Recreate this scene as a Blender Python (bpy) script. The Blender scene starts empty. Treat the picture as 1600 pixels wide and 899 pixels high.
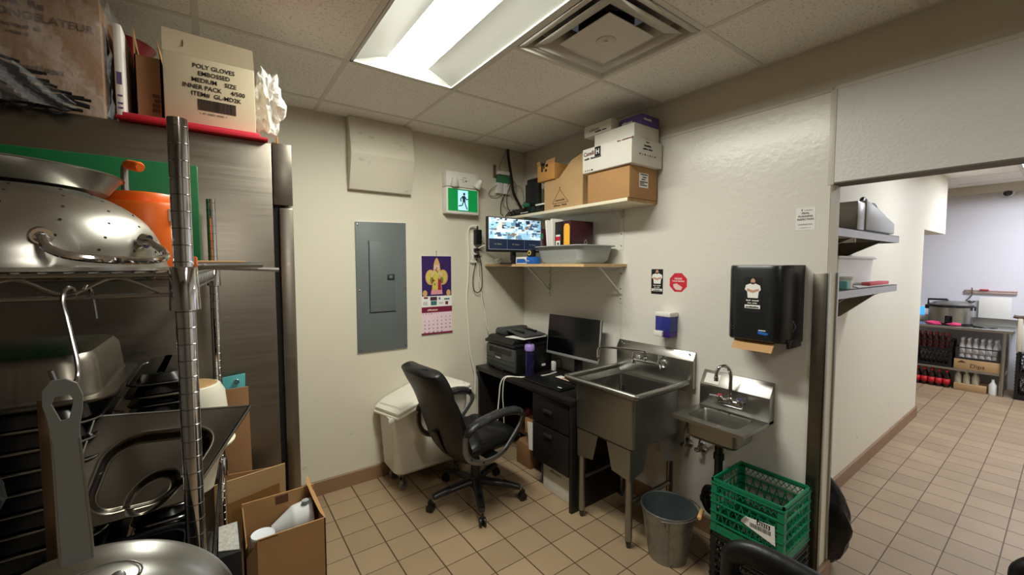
import bpy, bmesh, math, random
from mathutils import Vector, Matrix, Euler
random.seed(7)
SC = bpy.context.scene
COL = SC.collection
PI = math.pi

# ------------------------------------------------------------------ camera
cam_d = bpy.data.cameras.new('camera')
cam = bpy.data.objects.new('camera', cam_d)
COL.objects.link(cam)
SC.camera = cam
cam_d.sensor_fit = 'HORIZONTAL'
cam_d.sensor_width = 36.0
cam_d.lens = 36.0 * 640.14 / 1600.0
cam_d.clip_start = 0.02
YAW, PITCH, ROLL = -0.6283, 0.0549, -0.0014
cam.rotation_euler = (Matrix.Rotation(YAW, 3, 'Z') @ Matrix.Rotation(PI/2 - PITCH, 3, 'X') @ Matrix.Rotation(ROLL, 3, 'Z')).to_euler()
cam.location = (-2.3743, -3.0779, 1.624)

# ------------------------------------------------------------------ light and exposure
LAMP_MAIN = 54.0        # the lit troffer over the desk corner
LAMP_FILL = 32.0        # added unseen troffer behind the camera, fills the foreground and header
LAMP_NEXT = 42.0        # lamps of the next room
SC.view_settings.view_transform = 'Standard'
SC.view_settings.look = 'None'
SC.view_settings.gamma = 1.0
SC.view_settings.use_curve_mapping = False
SC.view_settings.exposure = 0.2
wd = bpy.data.worlds.new('world'); SC.world = wd; wd.use_nodes = True
wd.node_tree.nodes['Background'].inputs[0].default_value = (0.9, 0.92, 1.0, 1)
wd.node_tree.nodes['Background'].inputs[1].default_value = 0.05

# ------------------------------------------------------------------ materials
def s2l(c):
    return tuple(((v/255.0)/12.92 if v/255.0 <= 0.04045 else ((v/255.0+0.055)/1.055)**2.4) for v in c)
MATS = {}
def mat(name, rgb, rough=0.5, metal=0.0, bump=None, spec=0.5, emit=None, estr=0.0, alpha=1.0, trans=0.0, coat=0.0, vary=None, ior=1.45, brushed=None, tex='noise', sheen=0.0):
    """rgb in 0..255 sRGB; bump=(scale,strength,dist); vary=(scale,amount); brushed=(sx,sy,sz) noise stretch on roughness"""
    if name in MATS: return MATS[name]
    m = bpy.data.materials.new(name); m.use_nodes = True
    nt = m.node_tree; b = nt.nodes['Principled BSDF']
    c = s2l(rgb) + (1.0,)
    b.inputs['Base Color'].default_value = c
    b.inputs['Roughness'].default_value = rough
    b.inputs['Metallic'].default_value = metal
    b.inputs['Specular IOR Level'].default_value = spec
    b.inputs['IOR'].default_value = ior
    b.inputs['Alpha'].default_value = alpha
    b.inputs['Transmission Weight'].default_value = trans
    b.inputs['Coat Weight'].default_value = coat
    if sheen: b.inputs['Sheen Weight'].default_value = sheen
    if emit:
        b.inputs['Emission Color'].default_value = s2l(emit) + (1.0,)
        b.inputs['Emission Strength'].default_value = estr
    tc = nt.nodes.new('ShaderNodeTexCoord')
    if vary:
        n = nt.nodes.new('ShaderNodeTexNoise'); n.inputs['Scale'].default_value = vary[0]; n.inputs['Detail'].default_value = 5
        r = nt.nodes.new('ShaderNodeMapRange'); r.inputs[1].default_value = 0.25; r.inputs[2].default_value = 0.75
        r.inputs[3].default_value = 1 - vary[1]; r.inputs[4].default_value = 1 + vary[1]*0.6
        mx = nt.nodes.new('ShaderNodeVectorMath'); mx.operation = 'SCALE'
        mx.inputs[0].default_value = c[:3]
        nt.links.new(tc.outputs['Object'], n.inputs['Vector']); nt.links.new(n.outputs['Fac'], r.inputs[0])
        nt.links.new(r.outputs[0], mx.inputs['Scale']); nt.links.new(mx.outputs[0], b.inputs['Base Color'])
    if bump:
        n = nt.nodes.new('ShaderNodeTexNoise' if tex == 'noise' else 'ShaderNodeTexVoronoi')
        n.inputs['Scale'].default_value = bump[0]
        if tex == 'noise': n.inputs['Detail'].default_value = 6
        bp = nt.nodes.new('ShaderNodeBump'); bp.inputs['Strength'].default_value = bump[1]; bp.inputs['Distance'].default_value = bump[2]
        nt.links.new(tc.outputs['Object'], n.inputs['Vector']); nt.links.new(n.outputs[0], bp.inputs['Height'])
        nt.links.new(bp.outputs[0], b.inputs['Normal'])
    if brushed:
        mp = nt.nodes.new('ShaderNodeMapping'); mp.inputs['Scale'].default_value = brushed
        n = nt.nodes.new('ShaderNodeTexNoise'); n.inputs['Scale'].default_value = 1.0; n.inputs['Detail'].default_value = 8
        r = nt.nodes.new('ShaderNodeMapRange'); r.inputs[1].default_value = 0.3; r.inputs[2].default_value = 0.7
        r.inputs[3].default_value = max(0.05, rough - 0.04); r.inputs[4].default_value = rough + 0.05
        nt.links.new(tc.outputs['Object'], mp.inputs[0]); nt.links.new(mp.outputs[0], n.inputs['Vector'])
        nt.links.new(n.outputs['Fac'], r.inputs[0]); nt.links.new(r.outputs[0], b.inputs['Roughness'])
    MATS[name] = m
    return m

def floor_mat():
    m = bpy.data.materials.new('quarry_tile'); m.use_nodes = True; nt = m.node_tree; b = nt.nodes['Principled BSDF']
    N = nt.nodes.new; L = nt.links.new
    tc = N('ShaderNodeTexCoord'); sp = N('ShaderNodeSeparateXYZ'); L(tc.outputs['Object'], sp.inputs[0])
    S = 0.1941
    def edge(sock, off, w):
        a = N('ShaderNodeMath'); a.operation = 'SUBTRACT'; L(sock, a.inputs[0]); a.inputs[1].default_value = off
        d = N('ShaderNodeMath'); d.operation = 'DIVIDE'; L(a.outputs[0], d.inputs[0]); d.inputs[1].default_value = S
        f = N('ShaderNodeMath'); f.operation = 'FLOOR'; L(d.outputs[0], f.inputs[0])
        fr = N('ShaderNodeMath'); fr.operation = 'FRACT'; L(d.outputs[0], fr.inputs[0])
        pp = N('ShaderNodeMath'); pp.operation = 'PINGPONG'; L(d.outputs[0], pp.inputs[0]); pp.inputs[1].default_value = 0.5
        mr = N('ShaderNodeMapRange'); L(pp.outputs[0], mr.inputs[0]); mr.inputs[1].default_value = w*0.55; mr.inputs[2].default_value = w
        mr.inputs[3].default_value = 0; mr.inputs[4].default_value = 1
        return f.outputs[0], mr.outputs[0]
    fx, ex = edge(sp.outputs[0], -1.6109, 0.023)
    fy, ey = edge(sp.outputs[1], -0.5681, 0.016)
    mn = N('ShaderNodeMath'); mn.operation = 'MINIMUM'; L(ex, mn.inputs[0]); L(ey, mn.inputs[1])
    cb = N('ShaderNodeCombineXYZ'); L(fx, cb.inputs[0]); L(fy, cb.inputs[1])
    wn = N('ShaderNodeTexWhiteNoise'); wn.noise_dimensions = '3D'; L(cb.outputs[0], wn.inputs[0])
    vr = N('ShaderNodeMapRange'); L(wn.outputs['Value'], vr.inputs[0]); vr.inputs[3].default_value = 0.9; vr.inputs[4].default_value = 1.08
    big = N('ShaderNodeTexNoise'); big.inputs['Scale'].default_value = 2.2; big.inputs['Detail'].default_value = 7; L(tc.outputs['Object'], big.inputs['Vector'])
    br = N('ShaderNodeMapRange'); L(big.outputs[0], br.inputs[0]); br.inputs[1].default_value = .3; br.inputs[2].default_value = .7; br.inputs[3].default_value = 0.9; br.inputs[4].default_value = 1.07
    ml = N('ShaderNodeMath'); ml.operation = 'MULTIPLY'; L(vr.outputs[0], ml.inputs[0]); L(br.outputs[0], ml.inputs[1])
    sc = N('ShaderNodeVectorMath'); sc.operation = 'SCALE'; sc.inputs[0].default_value = s2l((160, 138, 109)); L(ml.outputs[0], sc.inputs['Scale'])
    mx = N('ShaderNodeMix'); mx.data_type = 'RGBA'; mx.inputs[6].default_value = s2l((78, 52, 38)) + (1,)
    L(mn.outputs[0], mx.inputs[0]); L(sc.outputs[0], mx.inputs[7]); L(mx.outputs[2], b.inputs['Base Color'])
    fine = N('ShaderNodeTexNoise'); fine.inputs['Scale'].default_value = 60; fine.inputs['Detail'].default_value = 4; L(tc.outputs['Object'], fine.inputs['Vector'])
    ad = N('ShaderNodeMath'); ad.operation = 'MULTIPLY_ADD'; L(fine.outputs[0], ad.inputs[0]); ad.inputs[1].default_value = 0.12; L(mn.outputs[0], ad.inputs[2])
    bp = N('ShaderNodeBump'); bp.inputs['Strength'].default_value = 0.5; bp.inputs['Distance'].default_value = 0.0025; L(ad.outputs[0], bp.inputs['Height'])
    L(bp.outputs[0], b.inputs['Normal'])
    rr = N('ShaderNodeMapRange'); L(big.outputs[0], rr.inputs[0]); rr.inputs[3].default_value = 0.62; rr.inputs[4].default_value = 0.42
    L(rr.outputs[0], b.inputs['Roughness'])
    return m

def ceil_mat():
    m = bpy.data.materials.new('ceiling_tile'); m.use_nodes = True; nt = m.node_tree; b = nt.nodes['Principled BSDF']
    N = nt.nodes.new; L = nt.links.new
    tc = N('ShaderNodeTexCoord'); n = N('ShaderNodeTexNoise'); n.inputs['Scale'].default_value = 95; n.inputs['Detail'].default_value = 3
    L(tc.outputs['Object'], n.inputs['Vector'])
    r = N('ShaderNodeMapRange'); L(n.outputs[0], r.inputs[0]); r.inputs[1].default_value = .34; r.inputs[2].default_value = .44; r.inputs[3].default_value = .72; r.inputs[4].default_value = 1.0
    sc = N('ShaderNodeVectorMath'); sc.operation = 'SCALE'; sc.inputs[0].default_value = s2l((240, 236, 228)); L(r.outputs[0], sc.inputs['Scale'])
    L(sc.outputs[0], b.inputs['Base Color']); b.inputs['Roughness'].default_value = .95
    bp = N('ShaderNodeBump'); bp.inputs['Strength'].default_value = .5; bp.inputs['Distance'].default_value = .002; L(n.outputs[0], bp.inputs['Height']); L(bp.outputs[0], b.inputs['Normal'])
    return m

def wall_mat(name, rgb, scuff=True):
    """painted wall with faint grey scuffs low down and fine roller texture"""
    m = bpy.data.materials.new(name); m.use_nodes = True; nt = m.node_tree; b = nt.nodes['Principled BSDF']
    N = nt.nodes.new; L = nt.links.new
    tc = N('ShaderNodeTexCoord')
    mp = N('ShaderNodeMapping'); mp.inputs['Scale'].default_value = (9, 9, 16); L(tc.outputs['Object'], mp.inputs[0])
    n = N('ShaderNodeTexNoise'); n.inputs['Scale'].default_value = 1; n.inputs['Detail'].default_value = 9; n.inputs['Roughness'].default_value = .7; L(mp.outputs[0], n.inputs['Vector'])
    r = N('ShaderNodeMapRange'); L(n.outputs[0], r.inputs[0]); r.inputs[1].default_value = .60; r.inputs[2].default_value = .72; r.inputs[3].default_value = 0; r.inputs[4].default_value = .6
    sp = N('ShaderNodeSeparateXYZ'); L(tc.outputs['Object'], sp.inputs[0])
    h = N('ShaderNodeMapRange'); L(sp.outputs[2], h.inputs[0]); h.inputs[1].default_value = .25; h.inputs[2].default_value = .95; h.inputs[3].default_value = 1 if scuff else 0; h.inputs[4].default_value = 0
    ml = N('ShaderNodeMath'); ml.operation = 'MULTIPLY'; L(r.outputs[0], ml.inputs[0]); L(h.outputs[0], ml.inputs[1])
    mx = N('ShaderNodeMix'); mx.data_type = 'RGBA'; mx.inputs[6].default_value = s2l(rgb) + (1,); mx.inputs[7].default_value = s2l((120, 112, 100)) + (1,)
    L(ml.outputs[0], mx.inputs[0]); L(mx.outputs[2], b.inputs['Base Color'])
    f = N('ShaderNodeTexNoise'); f.inputs['Scale'].default_value = 160; f.inputs['Detail'].default_value = 3; L(tc.outputs['Object'], f.inputs['Vector'])
    bp = N('ShaderNodeBump'); bp.inputs['Strength'].default_value = .12; bp.inputs['Distance'].default_value = .001; L(f.outputs[0], bp.inputs['Height']); L(bp.outputs[0], b.inputs['Normal'])
    b.inputs['Roughness'].default_value = .6
    return m

M_floor = floor_mat(); M_ceil = ceil_mat()
M_wall = wall_mat('cream_wall_paint', (216, 210, 192))
M_wallup = wall_mat('greige_wall_paint', (200, 192, 176), False)
M_cream2 = wall_mat('cream_wall_paint_next_room', (222, 217, 198))
M_frp = mat('white_wall_panel', (224, 220, 212), .25, bump=(30, .3, .004), spec=.5)
M_frph = mat('pebbled_white_wall_panel', (222, 222, 218), .4, bump=(75, .5, .004), spec=.45)
M_trim = mat('white_plastic_trim', (214, 210, 198), .4)
M_grid = mat('ceiling_grid_paint', (216, 210, 200), .55)
M_base = mat('brown_base_tile', (140, 110, 82), .5, vary=(6, .12))
M_ss = mat('brushed_stainless', (152, 151, 147), .37, 1.0, brushed=(3, 3, 160))
M_ssh = mat('brushed_stainless_horizontal', (166, 165, 160), .33, 1.0, brushed=(4, 4, 120))
M_ssd = mat('worn_dark_stainless', (128, 122, 112), .34, 1.0, brushed=(120, 120, 3), vary=(14, .18))
M_chrome = mat('chrome', (215, 215, 218), .09, 1.0)
M_chromed = mat('dull_chrome', (150, 150, 150), .22, 1.0)
M_alu = mat('dull_aluminium', (168, 168, 166), .38, 1.0, bump=(300, .1, .0006))
M_aludk = mat('grey_coated_metal', (134, 138, 136), .5, .4, bump=(500, .15, .0004))
M_galv = mat('galvanised_steel', (150, 152, 150), .38, .9, vary=(22, .22), brushed=(60, 60, 9))
M_black = mat('black_plastic', (22, 22, 24), .38)
M_blackm = mat('matt_black', (14, 14, 15), .75)
M_leather = mat('black_leather', (17, 17, 18), .42, bump=(45, .35, .004), spec=.5)
M_glossblk = mat('glossy_black', (10, 10, 11), .12)
M_dkgrey = mat('dark_grey_plastic', (52, 54, 55), .42)
M_grey = mat('grey_plastic', (150, 154, 156), .45)
M_white = mat('white_plastic', (228, 226, 220), .4)
M_whites = mat('white_card', (226, 223, 214), .8)
M_paper = mat('white_paper', (236, 235, 230), .85)
M_card = mat('brown_cardboard', (176, 134, 88), .85, vary=(7, .08), bump=(60, .2, .002))
M_card2 = mat('tan_cardboard', (186, 152, 108), .85, vary=(7, .08), bump=(60, .2, .002))
M_cardk = mat('kraft_cardboard_dark', (140, 102, 66), .85, vary=(7, .1), bump=(60, .2, .002))
M_cardin = mat('cardboard_inside', (150, 116, 78), .9)
M_ink = mat('black_ink', (22, 20, 22), .8)
M_inkbr = mat('brown_ink', (92, 58, 40), .8)
M_green = mat('green_plastic', (8, 116, 80), .35, bump=(30, .1, .002))
M_red = mat('red_plastic', (196, 30, 46), .4)
M_orange = mat('orange_plastic', (246, 112, 30), .38)
M_wood = mat('pale_wood', (214, 170, 112), .6, vary=(12, .15))
M_clear = mat('clear_film', (235, 238, 240), .06, alpha=.16, bump=(14, .9, .03), spec=1.0)
M_bag = mat('milky_plastic_bag', (226, 224, 216), .25, alpha=.82, bump=(16, .9, .03))
M_cable_w = mat('white_cable', (236, 232, 220), .5)
M_cable_b = mat('black_cable', (16, 16, 17), .5)
M_cable_g = mat('grey_cable', (140, 138, 130), .5)

# ------------------------------------------------------------------ mesh helpers
class MB:
    def __init__(s, M=None):
        s.bm = bmesh.new(); s.M = M
    def _new(s, n0, M, mi, f0):
        s.bm.verts.ensure_lookup_table(); s.bm.faces.ensure_lookup_table()
        if M is not None:
            for v in s.bm.verts[n0:]: v.co = M @ v.co
        for f in s.bm.faces[f0:]: f.material_index = mi
        return s
    def box(s, lo, hi, bev=0, mi=0, M=None, seg=2):
        n0, f0 = len(s.bm.verts), len(s.bm.faces)
        if bev:
            t = bmesh.new(); MB._box(t, lo, hi)
            bmesh.ops.bevel(t, geom=t.edges[:], offset=bev, segments=seg, affect='EDGES', profile=.5)
            s._merge(t)
        else: MB._box(s.bm, lo, hi)
        return s._new(n0, M, mi, f0)
    @staticmethod
    def _box(bm, lo, hi):
        x0, y0, z0 = [min(a, b) for a, b in zip(lo, hi)]; x1, y1, z1 = [max(a, b) for a, b in zip(lo, hi)]
        v = [bm.verts.new(p) for p in ((x0,y0,z0),(x1,y0,z0),(x1,y1,z0),(x0,y1,z0),(x0,y0,z1),(x1,y0,z1),(x1,y1,z1),(x0,y1,z1))]
        for q in ((0,3,2,1),(4,5,6,7),(0,1,5,4),(1,2,6,5),(2,3,7,6),(3,0,4,7)): bm.faces.new([v[i] for i in q])
    def _merge(s, t):
        mp = {}
        for v in t.verts: mp[v] = s.bm.verts.new(v.co)
        for f in t.faces:
            nf = s.bm.faces.new([mp[v] for v in f.verts]); nf.material_index = f.material_index
        t.free()
    def hexa(s, p, mi=0):
        """8 points: bottom ring 0-3, top ring 4-7"""
        n0, f0 = len(s.bm.verts), len(s.bm.faces)
        v = [s.bm.verts.new(q) for q in p]
        for q in ((0,3,2,1),(4,5,6,7),(0,1,5,4),(1,2,6,5),(2,3,7,6),(3,0,4,7)): s.bm.faces.new([v[i] for i in q])
        return s._new(n0, None, mi, f0)
    def prism(s, pts, vec, mi=0, bev=0, M=None):
        n0, f0 = len(s.bm.verts), len(s.bm.faces)
        t = bmesh.new()
        vec = Vector(vec); a = [t.verts.new(Vector(p)) for p in pts]; b = [t.verts.new(Vector(p) + vec) for p in pts]
        n = len(pts); t.faces.new(a[::-1]); t.faces.new(b)
        for i in range(n): t.faces.new((a[i], a[(i+1) % n], b[(i+1) % n], b[i]))
        bmesh.ops.recalc_face_normals(t, faces=t.faces[:])
        if bev: bmesh.ops.bevel(t, geom=t.edges[:], offset=bev, segments=2, affect='EDGES', profile=.5)
        s._merge(t)
        return s._new(n0, M, mi, f0)
    def face(s, pts, mi=0):
        f0 = len(s.bm.faces); s.bm.faces.new([s.bm.verts.new(p) for p in pts]); return s._new(len(s.bm.verts), None, mi, f0)
    def cyl(s, p0, p1, r0, r1=None, n=16, mi=0, cap=True):
        r1 = r0 if r1 is None else r1
        f0 = len(s.bm.faces); p0 = Vector(p0); p1 = Vector(p1); d = (p1 - p0).normalized()
        a = d.orthogonal().normalized(); b = d.cross(a)
        A = [s.bm.verts.new(p0 + (a*math.cos(2*PI*i/n) + b*math.sin(2*PI*i/n))*r0) for i in range(n)]
        B = [s.bm.verts.new(p1 + (a*math.cos(2*PI*i/n) + b*math.sin(2*PI*i/n))*r1) for i in range(n)]
        for i in range(n): s.bm.faces.new((A[i], A[(i+1) % n], B[(i+1) % n], B[i]))
        if cap: s.bm.faces.new(A[::-1]); s.bm.faces.new(B)
        return s._new(len(s.bm.verts), None, mi, f0)
    def lathe(s, prof, c=(0,0,0), n=32, mi=0, axis=None, M=None, arc=None):
        """prof: list of (r,z) ; revolve about z through c, or with matrix M"""
        n0, f0 = len(s.bm.verts), len(s.bm.faces); rings = []
        for r, z in prof:
            if r < 1e-6: rings.append([s.bm.verts.new((c[0], c[1], c[2]+z))])
            else: rings.append([s.bm.verts.new((c[0]+r*math.cos(2*PI*i/n), c[1]+r*math.sin(2*PI*i/n), c[2]+z)) for i in range(n)])
        for A, B in zip(rings[:-1], rings[1:]):
            for i in range(n):
                j = (i+1) % n
                if len(A) == 1 and len(B) == 1: continue
                if len(A) == 1: s.bm.faces.new((A[0], B[j], B[i]))
                elif len(B) == 1: s.bm.faces.new((A[i], A[j], B[0]))
                else: s.bm.faces.new((A[i], A[j], B[j], B[i]))
        return s._new(n0, M, mi, f0)
    def tube(s, pts, r, n=8, mi=0, closed=False, M=None, flat=None, rs=None):
        """swept tube; flat=(w,h) gives an elliptic section, w sideways, h along 'up'"""
        n0, f0 = len(s.bm.verts), len(s.bm.faces); P = [Vector(p) for p in pts]; m = len(P); rings = []; up = None
        for i in range(m):
            if closed: d = P[(i+1) % m] - P[i-1]
            else: d = P[min(i+1, m-1)] - P[max(i-1, 0)]
            d.normalize()
            if up is None:
                up = Vector((0,0,1)) if abs(d.z) < .9 else Vector((0,1,0))
            up = (up - d*up.dot(d))
            if up.length < 1e-6: up = d.orthogonal()
            up.normalize(); sd = d.cross(up)
            rr = rs[i] if rs else r
            w, h = (flat[0]*rr, flat[1]*rr) if flat else (rr, rr)
            rings.append([s.bm.verts.new(P[i] + sd*math.cos(2*PI*k/n)*w + up*math.sin(2*PI*k/n)*h) for k in range(n)])
        rng = range(m) if closed else range(m-1)
        for i in rng:
            A, B = rings[i], rings[(i+1) % m]
            for k in range(n): s.bm.faces.new((A[k], A[(k+1) % n], B[(k+1) % n], B[k]))
        if not closed: s.bm.faces.new(rings[0][::-1]); s.bm.faces.new(rings[-1])
        return s._new(n0, M, mi, f0)
    def grid(s, fn, nu, nv, mi=0, wrap=False):
        f0 = len(s.bm.faces)
        V = [[s.bm.verts.new(fn(i/(nu-1 if not wrap else nu), j/(nv-1))) for j in range(nv)] for i in range(nu)]
        for i in range(nu if wrap else nu-1):
            for j in range(nv-1):
                s.bm.faces.new((V[i][j], V[(i+1) % nu][j], V[(i+1) % nu][j+1], V[i][j+1]))
        return s._new(len(s.bm.verts), None, mi, f0)
    def build(s, name, mats, parent=None, label=None, ang=35, local=False, thick=0, sub=0, recalc=True):
        if recalc: bmesh.ops.recalc_face_normals(s.bm, faces=s.bm.faces[:])
        if s.M is not None: bmesh.ops.transform(s.bm, matrix=s.M, verts=s.bm.verts[:])
        if parent is not None and not local:
            r = parent
            while r.parent: r = r.parent
            bmesh.ops.transform(s.bm, matrix=rootM(r).inverted(), verts=s.bm.verts[:])
        me = bpy.data.meshes.new(name); s.bm.to_mesh(me); s.bm.free()
        o = bpy.data.objects.new(name, me); COL.objects.link(o)
        if not isinstance(mats, (list, tuple)): mats = [mats]
        for m in mats: me.materials.append(m)
        for p in me.polygons: p.use_smooth = True
        me.set_sharp_from_angle(angle=math.radians(ang))
        if parent is not None: o.parent = parent
        if label: o['label'] = label
        if thick:
            md = o.modifiers.new('thick', 'SOLIDIFY'); md.thickness = thick; md.offset = 0
        if sub:
            md = o.modifiers.new('sub', 'SUBSURF'); md.levels = sub; md.render_levels = sub
        return o
def rootM(r):
    return Matrix.Translation(r.location) @ r.rotation_euler.to_matrix().to_4x4()
def thing(name, label, cat, loc=(0,0,0), rz=0, group=None, rot=None):
    o = bpy.data.objects.new(name, None); COL.objects.link(o); o.empty_display_size = .05
    o.location = loc; o.rotation_euler = rot if rot else (0, 0, rz)
    o['label'] = label; o['category'] = cat
    if group: o['group'] = group
    return o
def tag(o, label, cat, group=None, kind=None):
    o['label'] = label; o['category'] = cat
    if group: o['group'] = group
    if kind: o['kind'] = kind
    # origin at the base of the thing
    me = o.data
    if me and len(me.vertices):
        xs = [v.co.x for v in me.vertices]; ys = [v.co.y for v in me.vertices]; zs = [v.co.z for v in me.vertices]
        b = Vector(((min(xs)+max(xs))/2, (min(ys)+max(ys))/2, min(zs)))
        if o.location.length < 1e-6 and me.users == 1:
            me.transform(Matrix.Translation(-b)); o.location = b
    return o
def struct(name, mb, mats, ang=35, **k):
    o = mb.build(name, mats, ang=ang, **k); o['kind'] = 'structure'; return o
def dup(root, loc, rz=None, label=None, group=None):
    r = root.copy(); COL.objects.link(r); r.location = loc
    if rz is not None: r.rotation_euler = (0, 0, rz)
    if label: r['label'] = label
    if group: r['group'] = group
    for ch in list(root.children):
        c = ch.copy(); COL.objects.link(c); c.parent = r
        for g in list(ch.children):
            d = g.copy(); COL.objects.link(d); d.parent = c
    return r
def txt(s, size, pos, right, up, m, parent, name='lettering', align='LEFT', bold=0.0, sx=1.0, depth=.0004):
    """flat lettering: pos = baseline start (or centre), right/up unit vectors in world space"""
    cu = bpy.data.curves.new('t', 'FONT'); cu.body = s; cu.size = size; cu.align_x = align; cu.offset = bold; cu.extrude = depth/2; cu.resolution_u = 2
    t = bpy.data.objects.new('t', cu); COL.objects.link(t)
    bpy.context.view_layer.update()
    dg = bpy.context.evaluated_depsgraph_get()
    me = bpy.data.meshes.new_from_object(t.evaluated_get(dg))
    bpy.data.objects.remove(t); bpy.data.curves.remove(cu)
    R = Vector(right).normalized(); U = Vector(up).normalized(); N = R.cross(U)
    Mx = Matrix(((R.x*sx, U.x, N.x, pos[0]), (R.y*sx, U.y, N.y, pos[1]), (R.z*sx, U.z, N.z, pos[2]), (0,0,0,1)))
    me.transform(Mx)
    if parent is not None:
        r = parent
        while r.parent: r = r.parent
        me.transform(rootM(r).inverted())
    me.materials.clear(); me.materials.append(m); me.name = name
    o = bpy.data.objects.new(name, me); COL.objects.link(o); o.parent = parent
    return o
def blur(s, size, pos, right, up, m, parent, name='small_print', align='LEFT', bold=0, sx=1.0, depth=.0004):
    """small print too fine to read in the photograph: a row of letter-sized marks, one per character of s"""
    R = Vector(right).normalized(); U = Vector(up).normalized(); N = R.cross(U); w = size*.56*sx; rr = random.Random(len(s)*7+ord(s[0]))
    x = -w*len(s)/2 if align == 'CENTER' else 0; b = MB(); P = Vector(pos)
    for ch in s:
        if ch != ' ':
            h = size*rr.choice((.48, .5, .68)); a = w*.78
            q = [P+R*x, P+R*(x+a), P+R*(x+a)+U*h, P+R*x+U*h]; b.prism(q, N*depth)
            if rr.random() < .6: b.prism([p+U*size*.0 + N*depth for p in (P+R*(x+a*.3)-U*size*.1, P+R*(x+a*.6)-U*size*.1, P+R*(x+a*.6), P+R*(x+a*.3))], N*depth*.5)
        x += w
    o = b.build(name, m, parent); o['kind'] = 'stuff'; return o
def arcpts(c, r, a0, a1, n, ax='xz'):
    out = []
    for i in range(n+1):
        a = a0 + (a1-a0)*i/n; u, v = r*math.cos(a), r*math.sin(a)
        out.append({'xz': (c[0]+u, c[1], c[2]+v), 'yz': (c[0], c[1]+u, c[2]+v), 'xy': (c[0]+u, c[1]+v, c[2])}[ax])
    return out
def smooth(pts, k=4):
    """Catmull-Rom through points"""
    P = [Vector(p) for p in pts]; P = [P[0]*2-P[1]] + P + [P[-1]*2-P[-2]]; out = []
    for i in range(1, len(P)-2):
        for j in range(k):
            t = j/k; a, b, c, d = P[i-1], P[i], P[i+1], P[i+2]
            out.append(.5*((2*b) + (-a+c)*t + (2*a-5*b+4*c-d)*t*t + (-a+3*b-3*c+d)*t**3))
    out.append(P[-2]); return out
def rbox_open(mb, lo, hi, r, th, taper=0, mi=0, n=6, floor=True, flip=False):
    """open tray/tub with rounded corners, wall thickness th, taper = inset at the bottom"""
    x0, y0, z0 = lo; x1, y1, z1 = hi
    def ring(z, ins):
        out = []
        for cx, cy, a0 in ((x1-ins-r, y1-ins-r, 0), (x0+ins+r, y1-ins-r, PI/2), (x0+ins+r, y0+ins+r, PI), (x1-ins-r, y0+ins+r, 3*PI/2)):
            for k in range(n+1):
                a = a0 + PI/2*k/n; out.append((cx+r*math.cos(a), cy+r*math.sin(a), z))
        return out
    rings = [ring(z1, 0), ring(z0+r*.5, taper), ring(z0, taper+r*.5), ring(z0+th, taper+r*.5+th), ring(z0+r*.5+th, taper+th), ring(z1, th)]
    f0 = len(mb.bm.faces); V = [[mb.bm.verts.new(p) for p in R] for R in rings]; m = len(V[0])
    for A, B in zip(V, V[1:] + V[:1]):
        for i in range(m): mb.bm.faces.new((A[i], A[(i+1) % m], B[(i+1) % m], B[i]))
    if floor: 
        mb.bm.faces.new(V[2][::-1]); mb.bm.faces.new(V[3])
    for f in mb.bm.faces[f0:]: f.material_index = mi
    return mb
def carton(name, label, lo, hi, m, group=None, rz=0, tape=True, cat='box'):
    """closed carton with a flap seam and tape on top, corner bevels"""
    cx, cy = (lo[0]+hi[0])/2, (lo[1]+hi[1])/2
    t = thing(name, label, cat, (cx, cy, lo[2]), rz, group)
    hx, hy, h = (hi[0]-lo[0])/2, (hi[1]-lo[1])/2, hi[2]-lo[2]
    MB().box((-hx, -hy, 0), (hx, hy, h), bev=.003).build('carton', m, t, local=True)
    if tape:
        b = MB(); 
        if hx > hy: b.box((-hx-.0006, -.022, h-.0002), (hx+.0006, .022, h+.0006)); 
        else: b.box((-.022, -hy-.0006, h-.0002), (.022, hy+.0006, h+.0006))
        b.build('tape', mat('packing_tape', (196, 176, 140), .25, alpha=.85), t, local=True)
    return t
H = 2.665
# ------------------------------------------------------------------ room shell
T = .6096
XL, YF, XR2 = -4.3, -5.6, 5.95          # far side walls
struct('floor', MB().face([(XL, YF, 0), (XR2+.1, YF, 0), (XR2+.1, .1, 0), (XL, .1, 0)]), M_floor)
# ceiling made of lay-in tiles, cut out over the troffers and the diffuser
gx = [-.5742 - T*i for i in range(8)]; gy = [-.8445 - T*j for j in range(9)]
X = sorted([0, .12] + gx + [XL] + [.12 + .55 + T*i for i in range(9)] + [XR2]); X = sorted(set([x for x in X if XL <= x <= XR2]))
Y = sorted(set([y for y in ([0, -.8445 + T] + gy + [YF]) if YF <= y <= 0]))
holes = []
def hole(x0, y0, x1, y1): holes.append((x0, y0, x1, y1))
hole(gx[2], gy[2], gx[1], gy[0]); hole(gx[1], gy[2], gx[0], gy[1])
hole(gx[2], gy[7], gx[1], gy[5])
nxx = [.67 + T*i for i in range(9)]
hole(nxx[6], gy[5], nxx[7], gy[3]); hole(nxx[2], gy[5], nxx[3], gy[3]); hole(nxx[6], gy[3]+0.0, nxx[7], gy[3])
cb = MB()
for x0, x1 in zip(X, X[1:]):
    for y0, y1 in zip(Y, Y[1:]):
        mx, my = (x0+x1)/2, (y0+y1)/2
        if any(a < mx < c and b < my < d for a, b, c, d in holes): continue
        cb.face([(x0, y0, H), (x0, y1, H), (x1, y1, H), (x1, y0, H)])
struct('ceiling', cb, M_ceil, recalc=False)
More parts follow.
